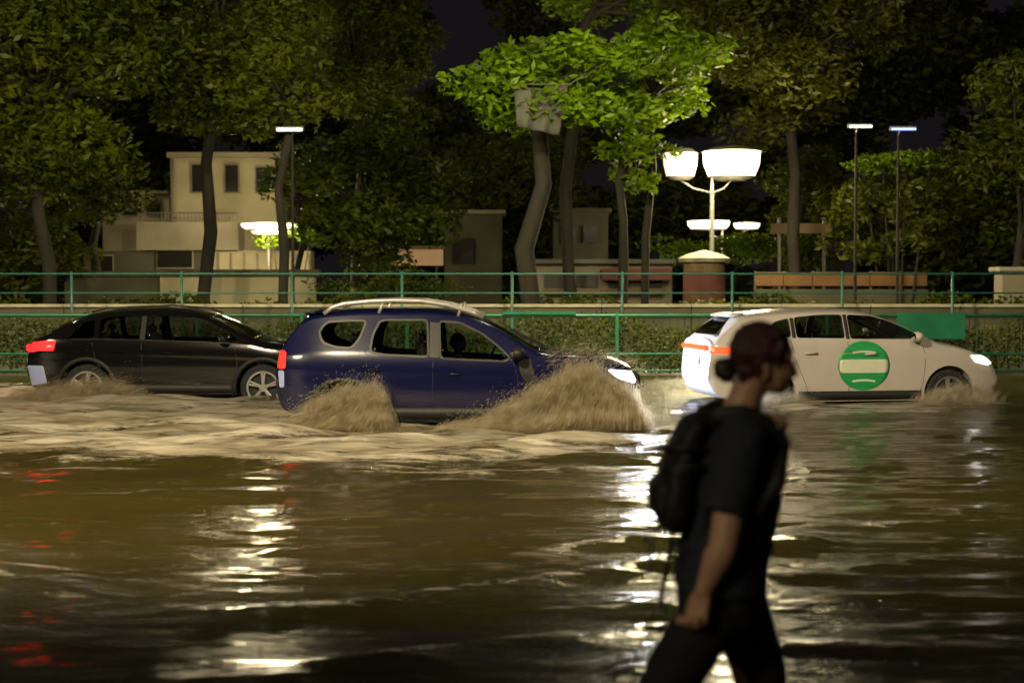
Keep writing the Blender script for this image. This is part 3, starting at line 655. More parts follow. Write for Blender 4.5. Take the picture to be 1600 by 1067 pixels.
class Car:
    def __init__(s, top, bot, belt, W, tumble=.5, plan=.2, drop=.09):
        s.xr, s.xf = top[0][0], top[-1][0]; s.top = pchip(top); s.bot = pchip(bot); s.belt = pchip(belt); s.W = W; s.tumble = tumble; s.plan = plan; s.drop = drop
    def w(s, x):
        u = abs((x - (s.xr + s.xf) / 2) / ((s.xf - s.xr) / 2)); return s.W * (1 - s.plan * u ** 6)
    def lev(s, x):
        zb, zt = s.bot(x), s.top(x); zsh = min(s.belt(x), zt - .12); ze = max(zt - s.drop, zsh + .004); return zb, zsh, ze, zt
    def y(s, x, z):
        zb, zsh, ze, zt = s.lev(x); w = s.w(x)
        if z <= zsh:
            t = max(0, min(1, (z - zb) / (zsh - zb)))
            crease = .012 * math.exp(-((z - (zsh - .14)) / .035) ** 2)
            return w * (1 - .05 * (1 - t) ** 3 - .035 * t ** 3) + crease
        ysh = w * .965; ye = ysh - s.tumble * (ze - zsh)
        if z <= ze: return ysh - s.tumble * (z - zsh)
        q = min(1, (z - ze) / (zt - ze)); return ye * (1 - q ** 2) ** (1 / 2.6)
    def zcap(s, x, y):
        zb, zsh, ze, zt = s.lev(x); ye = s.w(x) * .965 - s.tumble * (ze - zsh)
        return ze + (zt - ze) * math.sqrt(max(0, 1 - (min(1, abs(y) / ye)) ** 2.6))
    def ring(s, x, ins=0, floor=None):
        zb, zsh, ze, zt = s.lev(x); P = []
        if floor is not None: zb = floor
        ztop = zt - ins
        P.append((0, zb)); P.append((s.y(x, max(zb, s.bot(x))) * .6, zb))
        for k in range(12): z = zb + (zsh - zb) * k / 11; P.append((s.y(x, z), z))
        for k in range(1, 9): z = zsh + (ze - zsh) * k / 8; P.append((s.y(x, z), z))
        ye = P[-1][0]
        for k in range(1, 10):
            a = k / 9 * math.pi / 2; yy = ye * math.cos(a) ** (2 / 2.6); zz = ze + (zt - ze) * math.sin(a); P.append((yy, zz))
        if ins: P = [(max(0, y - ins) if i else 0, min(z, ztop) if z > zsh else z) for i, (y, z) in enumerate(P)]; P[1] = (max(P[1][0], .05), P[1][1]); P[-1] = (0, P[-1][1])
        return P
    def solid(s, x0, x1, n=90, ins=0, floor=None):
        bm = bmesh.new(); rings = []
        us = [.5 - .5 * math.cos(math.pi * i / n) for i in range(n + 1)] if not ins else [i / n for i in range(n + 1)]
        us = [.6 * u + .4 * i / n for i, u in enumerate(us)]
        for u in us:
            x = x0 + (x1 - x0) * u; P = s.ring(x, ins, floor)
            r = [bm.verts.new((x, -y, z)) for y, z in P] + [bm.verts.new((x, y, z)) for y, z in P[-2:0:-1]]
            rings.append(r)
        m = len(rings[0])
        for a, c in zip(rings, rings[1:]):
            for k in range(m): bm.faces.new((a[k], a[(k + 1) % m], c[(k + 1) % m], c[k]))
        bm.faces.new(rings[0]); bm.faces.new(rings[-1][::-1])
        bmesh.ops.recalc_face_normals(bm, faces=bm.faces); return bm
    def patch(s, poly, off=.004, thick=.012, side=-1, nz=8, nx=14, rnd=0):
        "thin shell following the body side over polygon (x,z)"
        if rnd: poly = rounded(poly, rnd)
        zs = [p[1] for p in poly]; z0, z1 = min(zs) + 1e-4, max(zs) - 1e-4; bm = bmesh.new(); F = []; B = []
        for j in range(nz + 1):
            z = z0 + (z1 - z0) * (.5 - .5 * math.cos(math.pi * j / nz)); xs = []
            for a, c in zip(poly, poly[1:] + poly[:1]):
                if (a[1] > z) != (c[1] > z): xs.append(a[0] + (c[0] - a[0]) * (z - a[1]) / (c[1] - a[1]))
            xa, xb = min(xs), max(xs); fr = []; br = []
            for i in range(nx + 1):
                x = xa + (xb - xa) * i / nx; y = s.y(x, z)
                fr.append(bm.verts.new((x, side * (y + off), z))); br.append(bm.verts.new((x, side * (y + off - thick), z)))
            F.append(fr); B.append(br)
        for G in (F, B):
            for j in range(nz):
                for i in range(nx): bm.faces.new((G[j][i], G[j][i + 1], G[j + 1][i + 1], G[j + 1][i]))
        rimF = F[0] + [F[j][-1] for j in range(1, nz + 1)] + F[-1][-2::-1] + [F[j][0] for j in range(nz - 1, 0, -1)]
        rimB = B[0] + [B[j][-1] for j in range(1, nz + 1)] + B[-1][-2::-1] + [B[j][0] for j in range(nz - 1, 0, -1)]
        for k in range(len(rimF)): bm.faces.new((rimF[k], rimF[(k + 1) % len(rimF)], rimB[(k + 1) % len(rimF)], rimB[k]))
        return bm
    def strip(s, pts, wd, off=.002, side=-1, bm=None, thick=.01):
        "narrow band along (x,z) polyline on the side"
        bm = bm or bmesh.new(); pts = dens(pts, .05)
        prev = None
        for i, p in enumerate(pts):
            a = pts[max(i - 1, 0)]; c = pts[min(i + 1, len(pts) - 1)]; dx, dz = c[0] - a[0], c[1] - a[1]; L = math.hypot(dx, dz) or 1
            nx, nz = -dz / L * wd / 2, dx / L * wd / 2; q = []
            for sg in (1, -1):
                x, z = p[0] + nx * sg, p[1] + nz * sg; y = s.y(x, z); q.append(bm.verts.new((x, side * (y + off), z))); q.append(bm.verts.new((x, side * (y + off - thick), z)))
            q = [q[0], q[2], q[3], q[1]]
            if prev:
                for k in range(4): bm.faces.new((prev[k], prev[(k + 1) % 4], q[(k + 1) % 4], q[k]))
            else: bm.faces.new(q)
            prev = q
        bm.faces.new(prev[::-1]); return bm
def dens(pts, st):
    out = []
    for a, c in zip(pts, pts[1:]):
        n = max(1, int(math.hypot(c[0] - a[0], c[1] - a[1]) / st))
        for k in range(n): out.append((a[0] + (c[0] - a[0]) * k / n, a[1] + (c[1] - a[1]) * k / n))
    return out + [pts[-1]]
def rounded(poly, r, n=4):
    out = []
    for i, p in enumerate(poly):
        a = Vector(poly[i - 1]); b_ = Vector(p); c = Vector(poly[(i + 1) % len(poly)])
        u = (a - b_); v = (c - b_); k = min(r, u.length * .45, v.length * .45); A = b_ + u.normalized() * k; C = b_ + v.normalized() * k
        for j in range(n + 1):
            t = j / n; q = A * (1 - t) ** 2 + b_ * 2 * t * (1 - t) + C * t ** 2; out.append((q.x, q.y))
    return out
def grow(poly, d):
    cx = sum(p[0] for p in poly) / len(poly); cz = sum(p[1] for p in poly) / len(poly)
    return [(p[0] + d * (1 if p[0] > cx else -1), p[1] + d * (1 if p[1] > cz else -1)) for p in poly]
def prism_y(poly, y0=-1.4, y1=1.4):
    bm = bmesh.new(); a = [bm.verts.new((x, y0, z)) for x, z in poly]; c = [bm.verts.new((x, y1, z)) for x, z in poly]
    n = len(a); bm.faces.new(a); bm.faces.new(c[::-1])
    for k in range(n): bm.faces.new((a[k], a[(k + 1) % n], c[(k + 1) % n], c[k]))
    bmesh.ops.recalc_face_normals(bm, faces=bm.faces); return bm
def wheel(t, x, y, r, rim_r, m_rim, spokes=5, turn=.2):
    wo = bmesh.new(); sg = -1 if y < 0 else 1
    lathe(wo, [(rim_r, -.11), (r * .93, -.115), (r, -.09), (r, .09), (r * .93, .115), (rim_r, .11), (rim_r * .97, .0), (rim_r, -.11)], 36, 'Y', (x, y, r), False); ty = obj('wheel', wo, M['rubber'], t, False)
    b = bmesh.new(); yo = y + sg * .085
    lathe(b, [(rim_r * 1.0, -.02), (rim_r * 1.02, .03), (rim_r * .9, .03), (rim_r * .88, -.02), (rim_r * 1.0, -.02)], 36, 'Y', (x, yo, r), False)
    lathe(b, [(.06, -.02), (.06, .02), (.04, .035)], 18, 'Y', (x, yo, r))
    for k in range(spokes):
        a = turn + k * 2 * math.pi / spokes
        for da in (-.11, .11):
            p0 = Vector((x + .03 * math.cos(a), yo, r + .03 * math.sin(a))); p1 = Vector((x + rim_r * .93 * math.cos(a + da), yo - sg * .005, r + rim_r * .93 * math.sin(a + da)))
            tube(b, [p0, p1], [.022, .017], 6)
    obj('rim', b, m_rim, ty)
    b = bmesh.new(); lathe(b, [(rim_r * .86, -.01), (rim_r * .86, .0)], 30, 'Y', (x, y + sg * .03, r)); obj('hub_plate', b, M['trim'], ty)
def make_car(name, label, cat, car, paint, loc, rz, wheels, wr, rimr, windows, ws, rearwin, glass, winglass, trims, seams, handles, mirror, lights, archm=None, sill=None, floor=.42, wmat='alloy', seats=True, group=None, winframe=None):
    t = thing(name, label, cat, loc, rz, group)
    body = obj('body', car.solid(car.xr, car.xf), paint, t)
    cutters = []
    def cut(bm, m=None): o = obj('cut', bm, m or M['trim'], t); cutters.append(o)
    cut(car.solid(rearwin[0] + .10, ws[1] - .03, 40, .05, floor))
    for x in wheels:
        b = bmesh.new(); lathe(b, [(wr + .055, -1.5), (wr + .055, -.55)], 40, 'Y', (x, 0, wr)); cut(b)
        b = bmesh.new(); lathe(b, [(wr + .055, .55), (wr + .055, 1.5)], 40, 'Y', (x, 0, wr)); cut(b)
    for p in windows: cut(prism_y(rounded(p, .05)))
    # windscreen and rear window openings
    x0, x1 = ws; n = 6; b = bmesh.new(); lo = []; hi = []
    poly = []
    for k in range(n + 1): x = x0 + .02 + (x1 - x0 - .06) * k / n; poly.append((x, car.y(x, car.lev(x)[2]) - .075))
    outl = [(x, -y) for x, y in poly] + [(x, y) for x, y in poly[::-1]]
    zlo = car.belt(x1) + .03
    a = [b.verts.new((x, y, zlo)) for x, y in outl]; c = [b.verts.new((x, y, 2.2)) for x, y in outl]; m_ = len(a)
    b.faces.new(a); b.faces.new(c[::-1])
    for k in range(m_): b.faces.new((a[k], a[(k + 1) % m_], c[(k + 1) % m_], c[k]))
    bmesh.ops.recalc_face_normals(b, faces=b.faces); cut(b)
    rx0, rx1, rz0, rz1 = rearwin   # rear window: x range where it slopes, z range
    yb = car.y(rx1, rz0) - .12; yt = car.y(rx1, rz1 - .02) - .14
    b = bmesh.new(); q = [(-yb, rz0), (yb, rz0), (yt, rz1), (-yt, rz1)]
    a = [b.verts.new((rx0 - .4, y, z)) for y, z in q]; c = [b.verts.new((rx1 + .12, y, z)) for y, z in q]
    b.faces.new(a); b.faces.new(c[::-1])
    for k in range(4): b.faces.new((a[k], a[(k + 1) % 4], c[(k + 1) % 4], c[k]))
    bmesh.ops.recalc_face_normals(b, faces=b.faces); cut(b)
    for cu in cutters:
        md = body.modifiers.new('b', 'BOOLEAN'); md.operation = 'DIFFERENCE'; md.solver = 'EXACT'; md.object = cu
    bake(body)
    for cu in cutters: bpy.data.objects.remove(cu)
    for p in body.data.polygons: p.use_smooth = True
    try:
        body.data.set_sharp_from_angle(angle=R(32))
    except Exception as e: print('sharp', e)
    # glass
    b = bmesh.new(); rows = []
    for k in range(11):
        x = x0 - .0 + (x1 - x0 + .0) * k / 10; ymx = car.y(x, car.lev(x)[2]) - .055
        rows.append([b.verts.new((x, ymx * j / 8, car.zcap(x, ymx * j / 8) - .014)) for j in range(-8, 9)])
    for r0, r1 in zip(rows, rows[1:]):
        for j in range(16): b.faces.new((r0[j], r0[j + 1], r1[j + 1], r1[j]))
    bmesh.ops.solidify(b, geom=b.faces[:], thickness=.006)
    obj('windscreen', b, M[glass], t, True)
    b = bmesh.new(); q = [];
    def xat(z):   # rear surface x for height z
        lo_, hi_ = car.xr, rx1 + .3
        for _ in range(30):
            mi = (lo_ + hi_) / 2
            if car.top(mi) < z: lo_ = mi
            else: hi_ = mi
        return hi_
    rows = []
    for k in range(7):
        z = rz0 - .015 + (rz1 - rz0 + .02) * k / 6; yy = (yb + (yt - yb) * k / 6) + .015
        rows.append([b.verts.new((xat(z) + .022, yy * j / 4, z)) for j in range(-4, 5)])
    for r0, r1 in zip(rows, rows[1:]):
        for j in range(8): b.faces.new((r0[j], r0[j + 1], r1[j + 1], r1[j]))
    bmesh.ops.solidify(b, geom=b.faces[:], thickness=.006); obj('rear_window', b, M[winglass], t, True)
    for p in windows:
        for sd in (-1, 1):
            wo = obj('window', car.patch(rounded(grow(p, .012), .05), -.016, .006, sd), M[winglass], t, True)
            if winframe: obj('frame', car.strip(rounded(grow(p, .012), .05) + [rounded(grow(p, .012), .05)[0]], .024, .005, sd), M[winframe], wo)
    for (pl, off, mk, lb, nm) in trims:
        for sd in (-1, 1):
            o = obj(nm, car.patch(pl, off, .02, sd), M[mk], t, True)
            if lb: o['label'] = lb
    for sd in (-1, 1):
        for sm in seams: obj('door_seam', car.strip(sm, .007, .0012, sd), M['trim'], t)
    for (hx, hzz, mk) in handles:
        for sd in (-1, 1):
            y = car.y(hx, hzz); b = bmesh.new(); box(b, (hx, sd * (y + .022), hzz), (.19, .022, .032), bev=.008); box(b, (hx - .07, sd * (y + .006), hzz), (.03, .03, .025)); box(b, (hx + .07, sd * (y + .006), hzz), (.03, .03, .025)); obj('door_handle', b, M[mk], t, True)
    mx, mz, mk = mirror
    for sd in (-1, 1):
        y = car.y(mx, mz); b = bmesh.new(); ell(b, (mx, sd * (y + .13), mz + .03), (.085, .11, .075)); tube(b, [(mx, sd * (y - .01), mz - .03), (mx, sd * (y + .08), mz)], .02, 8)
        mo = obj('wing_mirror', b, M[mk], t, True)
        b = bmesh.new(); ell(b, (mx - .06, sd * (y + .13), mz + .03), (.028, .09, .055)); obj('mirror_glass', b, M['chrome'], mo, True)
    for (pl, off, mk, nm, lb) in lights:
        for sd in (-1, 1):
            o = obj(nm, car.patch(pl, off, .03, sd, rnd=.02), M[mk], t, True)
            if lb: o['label'] = lb
    for x in wheels:
        for sd in (-1, 1):
            wheel(t, x, sd * (car.W - .14), wr, rimr, M[wmat], 5, .3 + x)
            if archm:
                arc = [(x + (wr + .085) * math.cos(a), wr + (wr + .085) * math.sin(a)) for a in [math.pi * (k / 20 * 1.12 - .06) for k in range(21)]]
                obj('wheel_arch_trim', car.strip(arc, .06, .012, sd, thick=.05), M[archm], t, True)
    if sill:
        for sd in (-1, 1): obj('sill_trim', car.strip([(wheels[0] + wr + .1, sill), (wheels[1] - wr - .1, sill)], .13, .01, sd, thick=.03), M['trim'], t, True)
    if seats:
        for (sx, sy, h) in ((wheels[0] + 1.02, -.36, .58), (wheels[0] + 1.02, .36, .58), (wheels[0] + .22, -.36, .55), (wheels[0] + .22, .36, .55)):
            sx += .25; b = bmesh.new(); box(b, (sx, sy, floor + .16), (.5, .46, .16), bev=.05)
            box(b, (sx - .30, sy, floor + .45), (.14, .44, h), Matrix.Rotation(R(-14), 4, 'Y'), bev=.05)
            box(b, (sx - .40, sy, floor + .80), (.09, .24, .15), bev=.035); obj('seat', b, M['seat'], t, True)
        dx = ws[1] - .35; b = bmesh.new(); box(b, (dx, 0, car.belt(dx) - .12), (.35, car.W * 1.6, .18), bev=.05); obj('dashboard', b, M['trim'], t, True)
        b = bmesh.new(); rr = .18
        ring = [(dx - .34 + .10 * math.sin(a), .36 + rr * math.cos(a), car.belt(dx) - .05 + rr * .95 * math.sin(a)) for a in [2 * math.pi * k / 20 for k in range(21)]]
        tube(b, ring, .014, 6); tube(b, [ring[0], ring[10]], .014, 6); tube(b, [(dx - .34, .36, car.belt(dx) - .05), (dx - .1, .36, car.belt(dx) - .15)], .025, 6); obj('steering_wheel', b, M['trim'], t, True)
    return t
def lamp_spot(name, t, loc, aim, power, col, cone, blend=.5, size=.06):
    l = bpy.data.lights.new(name, 'SPOT'); l.energy = power; l.color = col; l.spot_size = R(cone); l.spot_blend = blend; l.shadow_soft_size = size
    o = bpy.data.objects.new(name, l); COL.objects.link(o); o.parent = t; o.location = loc
    o.rotation_euler = (Vector(aim) - Vector(loc)).to_track_quat('-Z', 'Y').to_euler(); return o

# --- dark blue car: local x from photo pixels at 132.5 px/m
def B(px, py): return ((px - 712) / 132.5, CAMZ - (py - 445) / 132.5)
bluec = Car(top=[(-2.17, .98), (-2.14, 1.10), (-2.05, 1.27), (-1.93, 1.42), (-1.80, 1.53), (-1.55, 1.575), (-1.0, 1.605), (-.4, 1.605), (.05, 1.56), (.33, 1.47), (.62, 1.32), (1.00, 1.12), (1.10, 1.105), (1.45, 1.085), (1.75, 1.04), (1.98, .96), (2.10, .88), (2.16, .78)],
            bot=[(-2.17, .60), (-2.10, .42), (-1.9, .34), (-1.5, .28), (1.5, .28), (1.95, .32), (2.12, .42), (2.16, .5)],
            belt=[(-2.17, 1.02), (-1.5, 1.05), (-.5, 1.03), (.6, .985), (1.1, .985), (2.16, .80)], W=.90, plan=.22)
BW = [[B(494, 520), B(506, 505), B(540, 503), B(566, 503), B(556, 528), B(544, 543), B(520, 541), B(500, 534)],
      [B(576, 549), B(580, 524), B(590, 504), B(600, 502), B(662, 502), B(665, 556), B(600, 553)],
      [B(684, 504), B(716, 506), B(748, 523), B(776, 541), B(793, 558), B(784, 563), B(687, 559)]]
BW = [list(reversed([(x, z) for x, z in p])) for p in BW]
blue = make_car('car', 'dark blue roof-railed car throwing up muddy spray, nearest of the cars', 'car', bluec, M['blue'], (-.645, 19.0, 0), 0,
    (-1.35, 1.32), .335, .225, BW, (.30, 1.03), (-2.08, -1.82, 1.17, 1.47), 'glassc', 'glass',
    trims=[([B(668, 503), B(682, 504), B(684, 560), B(668, 558)], .004, 'gtrim', None, 'pillar_cover'), ([B(806, 563), B(826, 560), B(838, 600), B(828, 606), B(812, 590)], .012, 'trim', 'black plastic fender panel', 'fender_panel')],
    seams=[[B(569, 505), B(566, 530), B(568, 560), B(574, 600), B(590, 655)], [B(674, 560), B(673, 610), B(674, 655)], [B(800, 566), B(806, 590), B(806, 655)]],
    handles=[(B(581, 577)[0], B(0, 577)[1], 'blue'), (B(706, 584)[0], B(0, 584)[1], 'blue')],
    mirror=(B(806, 553)[0], B(0, 556)[1], 'trim'),
    lights=[([B(427, 547), B(441, 549), B(440, 577), B(427, 577)], .006, 'redlit', 'tail_light', None),
            ([B(428, 580), B(438, 580), B(438, 607), B(430, 607)], .005, 'clearlamp', 'reversing_light', None),
            ([B(948, 578), B(985, 580), B(994, 596), B(990, 600), B(962, 591)], .010, 'headlit', 'headlight', 'lit headlight, glaring white')],
    archm='trim', sill=.36, winframe='gtrim', group=None)
for sd in (-1, 1):   # roof rails
    pts = [B(499, 491), B(512, 481), B(530, 475.5), B(570, 471.5), B(610, 470), B(655, 471), B(695, 477), B(730, 487), B(752, 497)]
    b = bmesh.new(); P3 = [(x, sd * .60, z) for x, z in pts]; tube(b, P3, [(.028, .03)] * len(P3), 8)
    for x in (-.95, .0): tube(b, [(x, sd * .60, bluec.zcap(x, .6) - .01), (x + .05, sd * .60, 1.66)], .022, 6)
    obj('roof_rail', b, M['rail'], blue, True)
b = bmesh.new()
for k in range(2):
    y0 = -.55 + k * .62; tube(b, [(1.02, y0 + .1, 1.135), (.80, y0 + .35, 1.235), (.62, y0 + .55, 1.325)], .012, 5)
obj('wiper', b, M['trim'], blue)
b = bmesh.new()
box(b, (-1.74, 0, 1.545), (.22, 1.10, .035), Matrix.Rotation(R(-12), 4, 'Y'), bev=.012); obj('spoiler', b, M['blue'], blue, True)
b = bmesh.new(); box(b, (2.15, 0, .74), (.06, 1.15, .16), bev=.02)
for k in range(5): box(b, (2.185, -.46 + k * .23, .74), (.015, .10, .07), bev=.004)
obj('grille', b, M['trim'], blue, True)
b = bmesh.new(); box(b, (-2.19, 0, .80), (.012, .52, .11)); obj('number_plate', b, M['plate'], blue)
b = bmesh.new(); tube(b, [(-1.2, 0, 1.60), (-1.32, 0, 1.78)], .006, 6); obj('antenna', b, M['trim'], blue)
lamp_spot('headlight_beam', blue, (2.22, -.62, .80), (6.0, -.9, .2), 260, (.80, .86, 1), 60)
lamp_spot('headlight_beam', blue, (2.22, .55, .80), (6.0, .4, .2), 260, (.80, .86, 1), 60)
lamp_spot('headlight_glow', blue, (2.24, -.78, .78), (2.9, -2.6, .15), 60, (.95, .95, 1), 110)

# --- black car, far lane left: 105 px/m
def K(px, py): return ((px - 301) / 105, CAMZ - (py - 445) / 105)
blackc = Car(top=[(-2.30, .86), (-2.28, .98), (-2.20, 1.08), (-2.0, 1.17), (-1.75, 1.32), (-1.40, 1.45), (-.9, 1.515), (-.3, 1.53), (.2, 1.49), (.6, 1.36), (1.15, 1.09), (1.22, 1.07), (1.7, .99), (2.1, .86), (2.28, .70)],
             bot=[(-2.30, .5), (-2.2, .34), (-1.6, .24), (1.6, .24), (2.1, .3), (2.28, .46)],
             belt=[(-2.30, 1.06), (-1.2, 1.06), (0, 1.03), (1.1, .98), (2.28, .72)], W=.92, plan=.2)
KW = [[K(126, 530), K(146, 506), K(168, 500), K(168, 530)], [K(176, 530), K(176, 499), K(200, 495), K(240, 494), K(240, 531)],
      [K(250, 532), K(250, 494), K(300, 494), K(335, 498), K(372, 515), K(395, 531), K(380, 534)]]
black = make_car('car', 'glossy black car in the far lane at the left edge', 'car', blackc, M['black'], (-4.99, 23.8, 0), 0,
    (-1.37, 1.27), .345, .25, KW, (.42, 1.16), (-2.06, -1.72, 1.17, 1.33), 'glassc', 'glassd',
    trims=[([K(241, 494), K(249, 494), K(249, 532), K(241, 531)], .004, 'trim', None, 'pillar_cover')],
    seams=[[K(166, 535), K(172, 560), K(190, 600), K(200, 622)], [K(244, 535), K(246, 590), K(246, 622)], [K(390, 538), K(394, 570), K(392, 600), K(385, 622)]],
    handles=[(K(205, 552)[0], K(0, 549)[1], 'black'), (K(285, 552)[0], K(0, 551)[1], 'black')],
    mirror=(K(376, 528)[0], K(0, 531)[1], 'black'),
    lights=[([K(60, 534), K(108, 532), K(106, 548), K(60, 551)], .006, 'red', 'tail_light', None),
            ([K(60, 572), K(88, 572), K(94, 600), K(66, 604)], .004, 'clearlamp', 'bumper_panel', 'pale bumper panel of bluish colour'),  # bluish tone is set in the panel's material colour
            ([K(512, 560), K(538, 562), K(536, 578), K(514, 574)], .008, 'clearlamp', 'headlight', None)],
    archm='trim', sill=.33, group=None)
b = bmesh.new(); box(b, (-2.30, 0, .93), (.03, 1.4, .10), bev=.01); obj('light_bar', b, M['red'], black)
b = bmesh.new(); box(b, (-2.315, 0, .66), (.03, 1.3, .24), bev=.02); obj('rear_bumper_panel', b, M['clearlamp'], black)
b = bmesh.new(); box(b, (-2.335, 0, .70), (.008, .52, .11)); obj('number_plate', b, M['plate'], black)
for sd in (-1, 1):
    b = bmesh.new(); tube(b, [(-1.35, sd * .60, 1.47), (-1.1, sd * .61, 1.53), (-.4, sd * .61, 1.555), (.15, sd * .61, 1.515), (.4, sd * .61, 1.44)], .016, 6); obj('roof_rail', b, M['trim'], black, True)
b = bmesh.new(); tube(b, [(x / 10, -blackc.y(x / 10, blackc.belt(x / 10) + .01) - .004, blackc.belt(x / 10) + .012) for x in range(-16, 10)], .008, 6); obj('belt_moulding', b, M['chrome'], black)

# --- white car, far lane right: 110 px/m
def Wp(px, py): return ((px - 1320) / 110, CAMZ - (py - 445) / 110)
whitec = Car(top=[(-2.18, .88), (-2.17, 1.02), (-2.10, 1.12), (-1.95, 1.27), (-1.72, 1.43), (-1.3, 1.50), (-.8, 1.535), (-.3, 1.545), (.2, 1.50), (.55, 1.40), (.95, 1.22), (1.28, 1.07), (1.5, 1.03), (1.85, .93), (2.08, .82), (2.18, .68)],
             bot=[(-2.18, .5), (-2.08, .34), (-1.5, .22), (1.5, .22), (2.05, .28), (2.18, .42)],
             belt=[(-2.18, 1.02), (-1.2, 1.09), (0, 1.08), (1.1, 1.02), (2.18, .68)], W=.90, plan=.2)
WW = [[Wp(1165, 527), Wp(1185, 503), Wp(1210, 497), Wp(1210, 527)], [Wp(1218, 528), Wp(1218, 496), Wp(1262, 492), Wp(1298, 492), Wp(1298, 529)],
      [Wp(1306, 530), Wp(1306, 492), Wp(1345, 494), Wp(1380, 504), Wp(1418, 522), Wp(1424, 531)]]
white = make_car('car', 'white car with a round green door sticker, in the far lane at right', 'car', whitec, M['white'], (4.83, 22.8, 0), R(9),
    (-1.33, 1.37), .33, .235, WW, (.42, 1.24), (-2.06, -1.74, 1.16, 1.42), 'glassc', 'glassd',
    trims=[([Wp(1211, 497), Wp(1217, 497), Wp(1217, 528), Wp(1211, 528)], .004, 'trim', None, 'pillar_cover'), ([Wp(1299, 492), Wp(1305, 492), Wp(1305, 530), Wp(1299, 530)], .004, 'trim', None, 'pillar_cover')],
    seams=[[Wp(1208, 532), Wp(1214, 560), Wp(1232, 600), Wp(1240, 628)], [Wp(1301, 533), Wp(1302, 590), Wp(1304, 628)], [Wp(1424, 534), Wp(1430, 560), Wp(1426, 600), Wp(1416, 628)]],
    handles=[(Wp(1240, 552)[0], Wp(0, 552)[1], 'white'), (Wp(1338, 552)[0], Wp(0, 554)[1], 'white')],
    mirror=(Wp(1412, 528)[0], Wp(0, 530)[1], 'white'),
    lights=[([Wp(1081, 541), Wp(1140, 543), Wp(1142, 554), Wp(1082, 552)], .006, 'redor', 'tail_light', None),
            ([Wp(1508, 557), Wp(1545, 558), Wp(1558, 570), Wp(1540, 573), Wp(1516, 568)], .010, 'headlit2', 'headlight', None)],
    sill=.30, group=None)
def disc_poly(cx, cz, rx, rz, n=36): return [(cx + rx * math.cos(2 * math.pi * k / n), cz + rz * math.sin(2 * math.pi * k / n)) for k in range(n)]
cx, cz = Wp(1327, 572)
for sd in (-1, 1):
    st = obj('door_sticker', whitec.patch(disc_poly(cx, cz, .39, .355), .003, .004, sd, nz=24), M['logo'], white, True)
    o = obj('sticker_band', whitec.patch([(cx - .365, cz - .105), (cx + .365, cz - .105), (cx + .365, cz + .09), (cx - .365, cz + .09)], .006, .004, sd, rnd=.05), M['cream'], st, True)
    b = bmesh.new()
    for k in range(2):
        zc = cz + (.185, -.225)[k]; whitec.strip([(cx - .17 + q * .034, zc + .018 * math.sin(math.pi * q / 10)) for q in range(11)], .03, .007, sd, b)
    obj('sticker_line', b, M['cream'], st)
    b = bmesh.new(); rr = random.Random(5); xx = cx - .42
    while xx < cx + .40:
        whitec.strip([(xx, cz - .075), (xx, cz + .055)], .022, .0095, sd, b); xx += rr.choice([.05, .07, .09])
    # worn, unreadable strokes are left as plain bars in the band's centre line only
    b.free()
b = bmesh.new(); box(b, (-2.19, 0, .98), (.03, 1.3, .07), bev=.01); obj('light_bar', b, M['redor'], white)
b = bmesh.new(); box(b, (-2.20, 0, .78), (.01, .52, .11)); obj('number_plate', b, M['plate'], white)
b = bmesh.new(); box(b, (-1.70, 0, 1.445), (.22, 1.02, .03), Matrix.Rotation(R(-10), 4, 'Y'), bev=.01); obj('spoiler', b, M['white'], white, True)
b = bmesh.new(); box(b, (2.17, 0, .52), (.05, 1.2, .18), bev=.02); obj('grille', b, M['trim'], white)
lamp_spot('headlight_beam', white, (2.24, -.6, .72), (6, -1.0, .2), 160, (1, .94, .88), 60)
lamp_spot('headlight_beam', black, (2.34, .55, .70), (7.7, -.9, .50), 4200, (.62, .72, 1), 26, .7)
lamp_spot('headlight_beam', black, (2.34, -.55, .70), (7.7, -1.3, .50), 4200, (.62, .72, 1), 26, .7)

# ------------------------------------------------------------------ spray: thrown strands and drops of muddy water
def spindles(name, P, D, L, r, m):
    "thin spindle (6-face) per strand: P start, D unit direction, L length, r radius"
    n = len(P); up = np.tile(np.array([0, 1., 0]), (n, 1)); a = np.cross(D, up); a /= np.linalg.norm(a, axis=1)[:, None] + 1e-9; b_ = np.cross(D, a)
    mid = P + D * (L * .55)[:, None]; rr = r[:, None]
    V = np.stack([P, mid + a * rr, mid - a * rr * .5 + b_ * rr * .87, mid - a * rr * .5 - b_ * rr * .87, P + D * L[:, None]], 1).reshape(-1, 3)
    tri = np.array([[0, 1, 2], [0, 2, 3], [0, 3, 1], [4, 2, 1], [4, 3, 2], [4, 1, 3]])
    I = (np.arange(n)[:, None, None] * 5 + tri[None]).reshape(-1)
    me = bpy.data.meshes.new(name); me.vertices.add(len(V)); me.vertices.foreach_set('co', V.ravel())
    me.loops.add(len(I)); me.loops.foreach_set('vertex_index', I.astype(np.int32)); k = len(I) // 3
    me.polygons.add(k); me.polygons.foreach_set('loop_start', np.arange(0, len(I), 3, dtype=np.int32)); me.polygons.foreach_set('loop_total', np.full(k, 3, np.int32))
    me.update(calc_edges=True); return link(name, me, m, smooth=True)
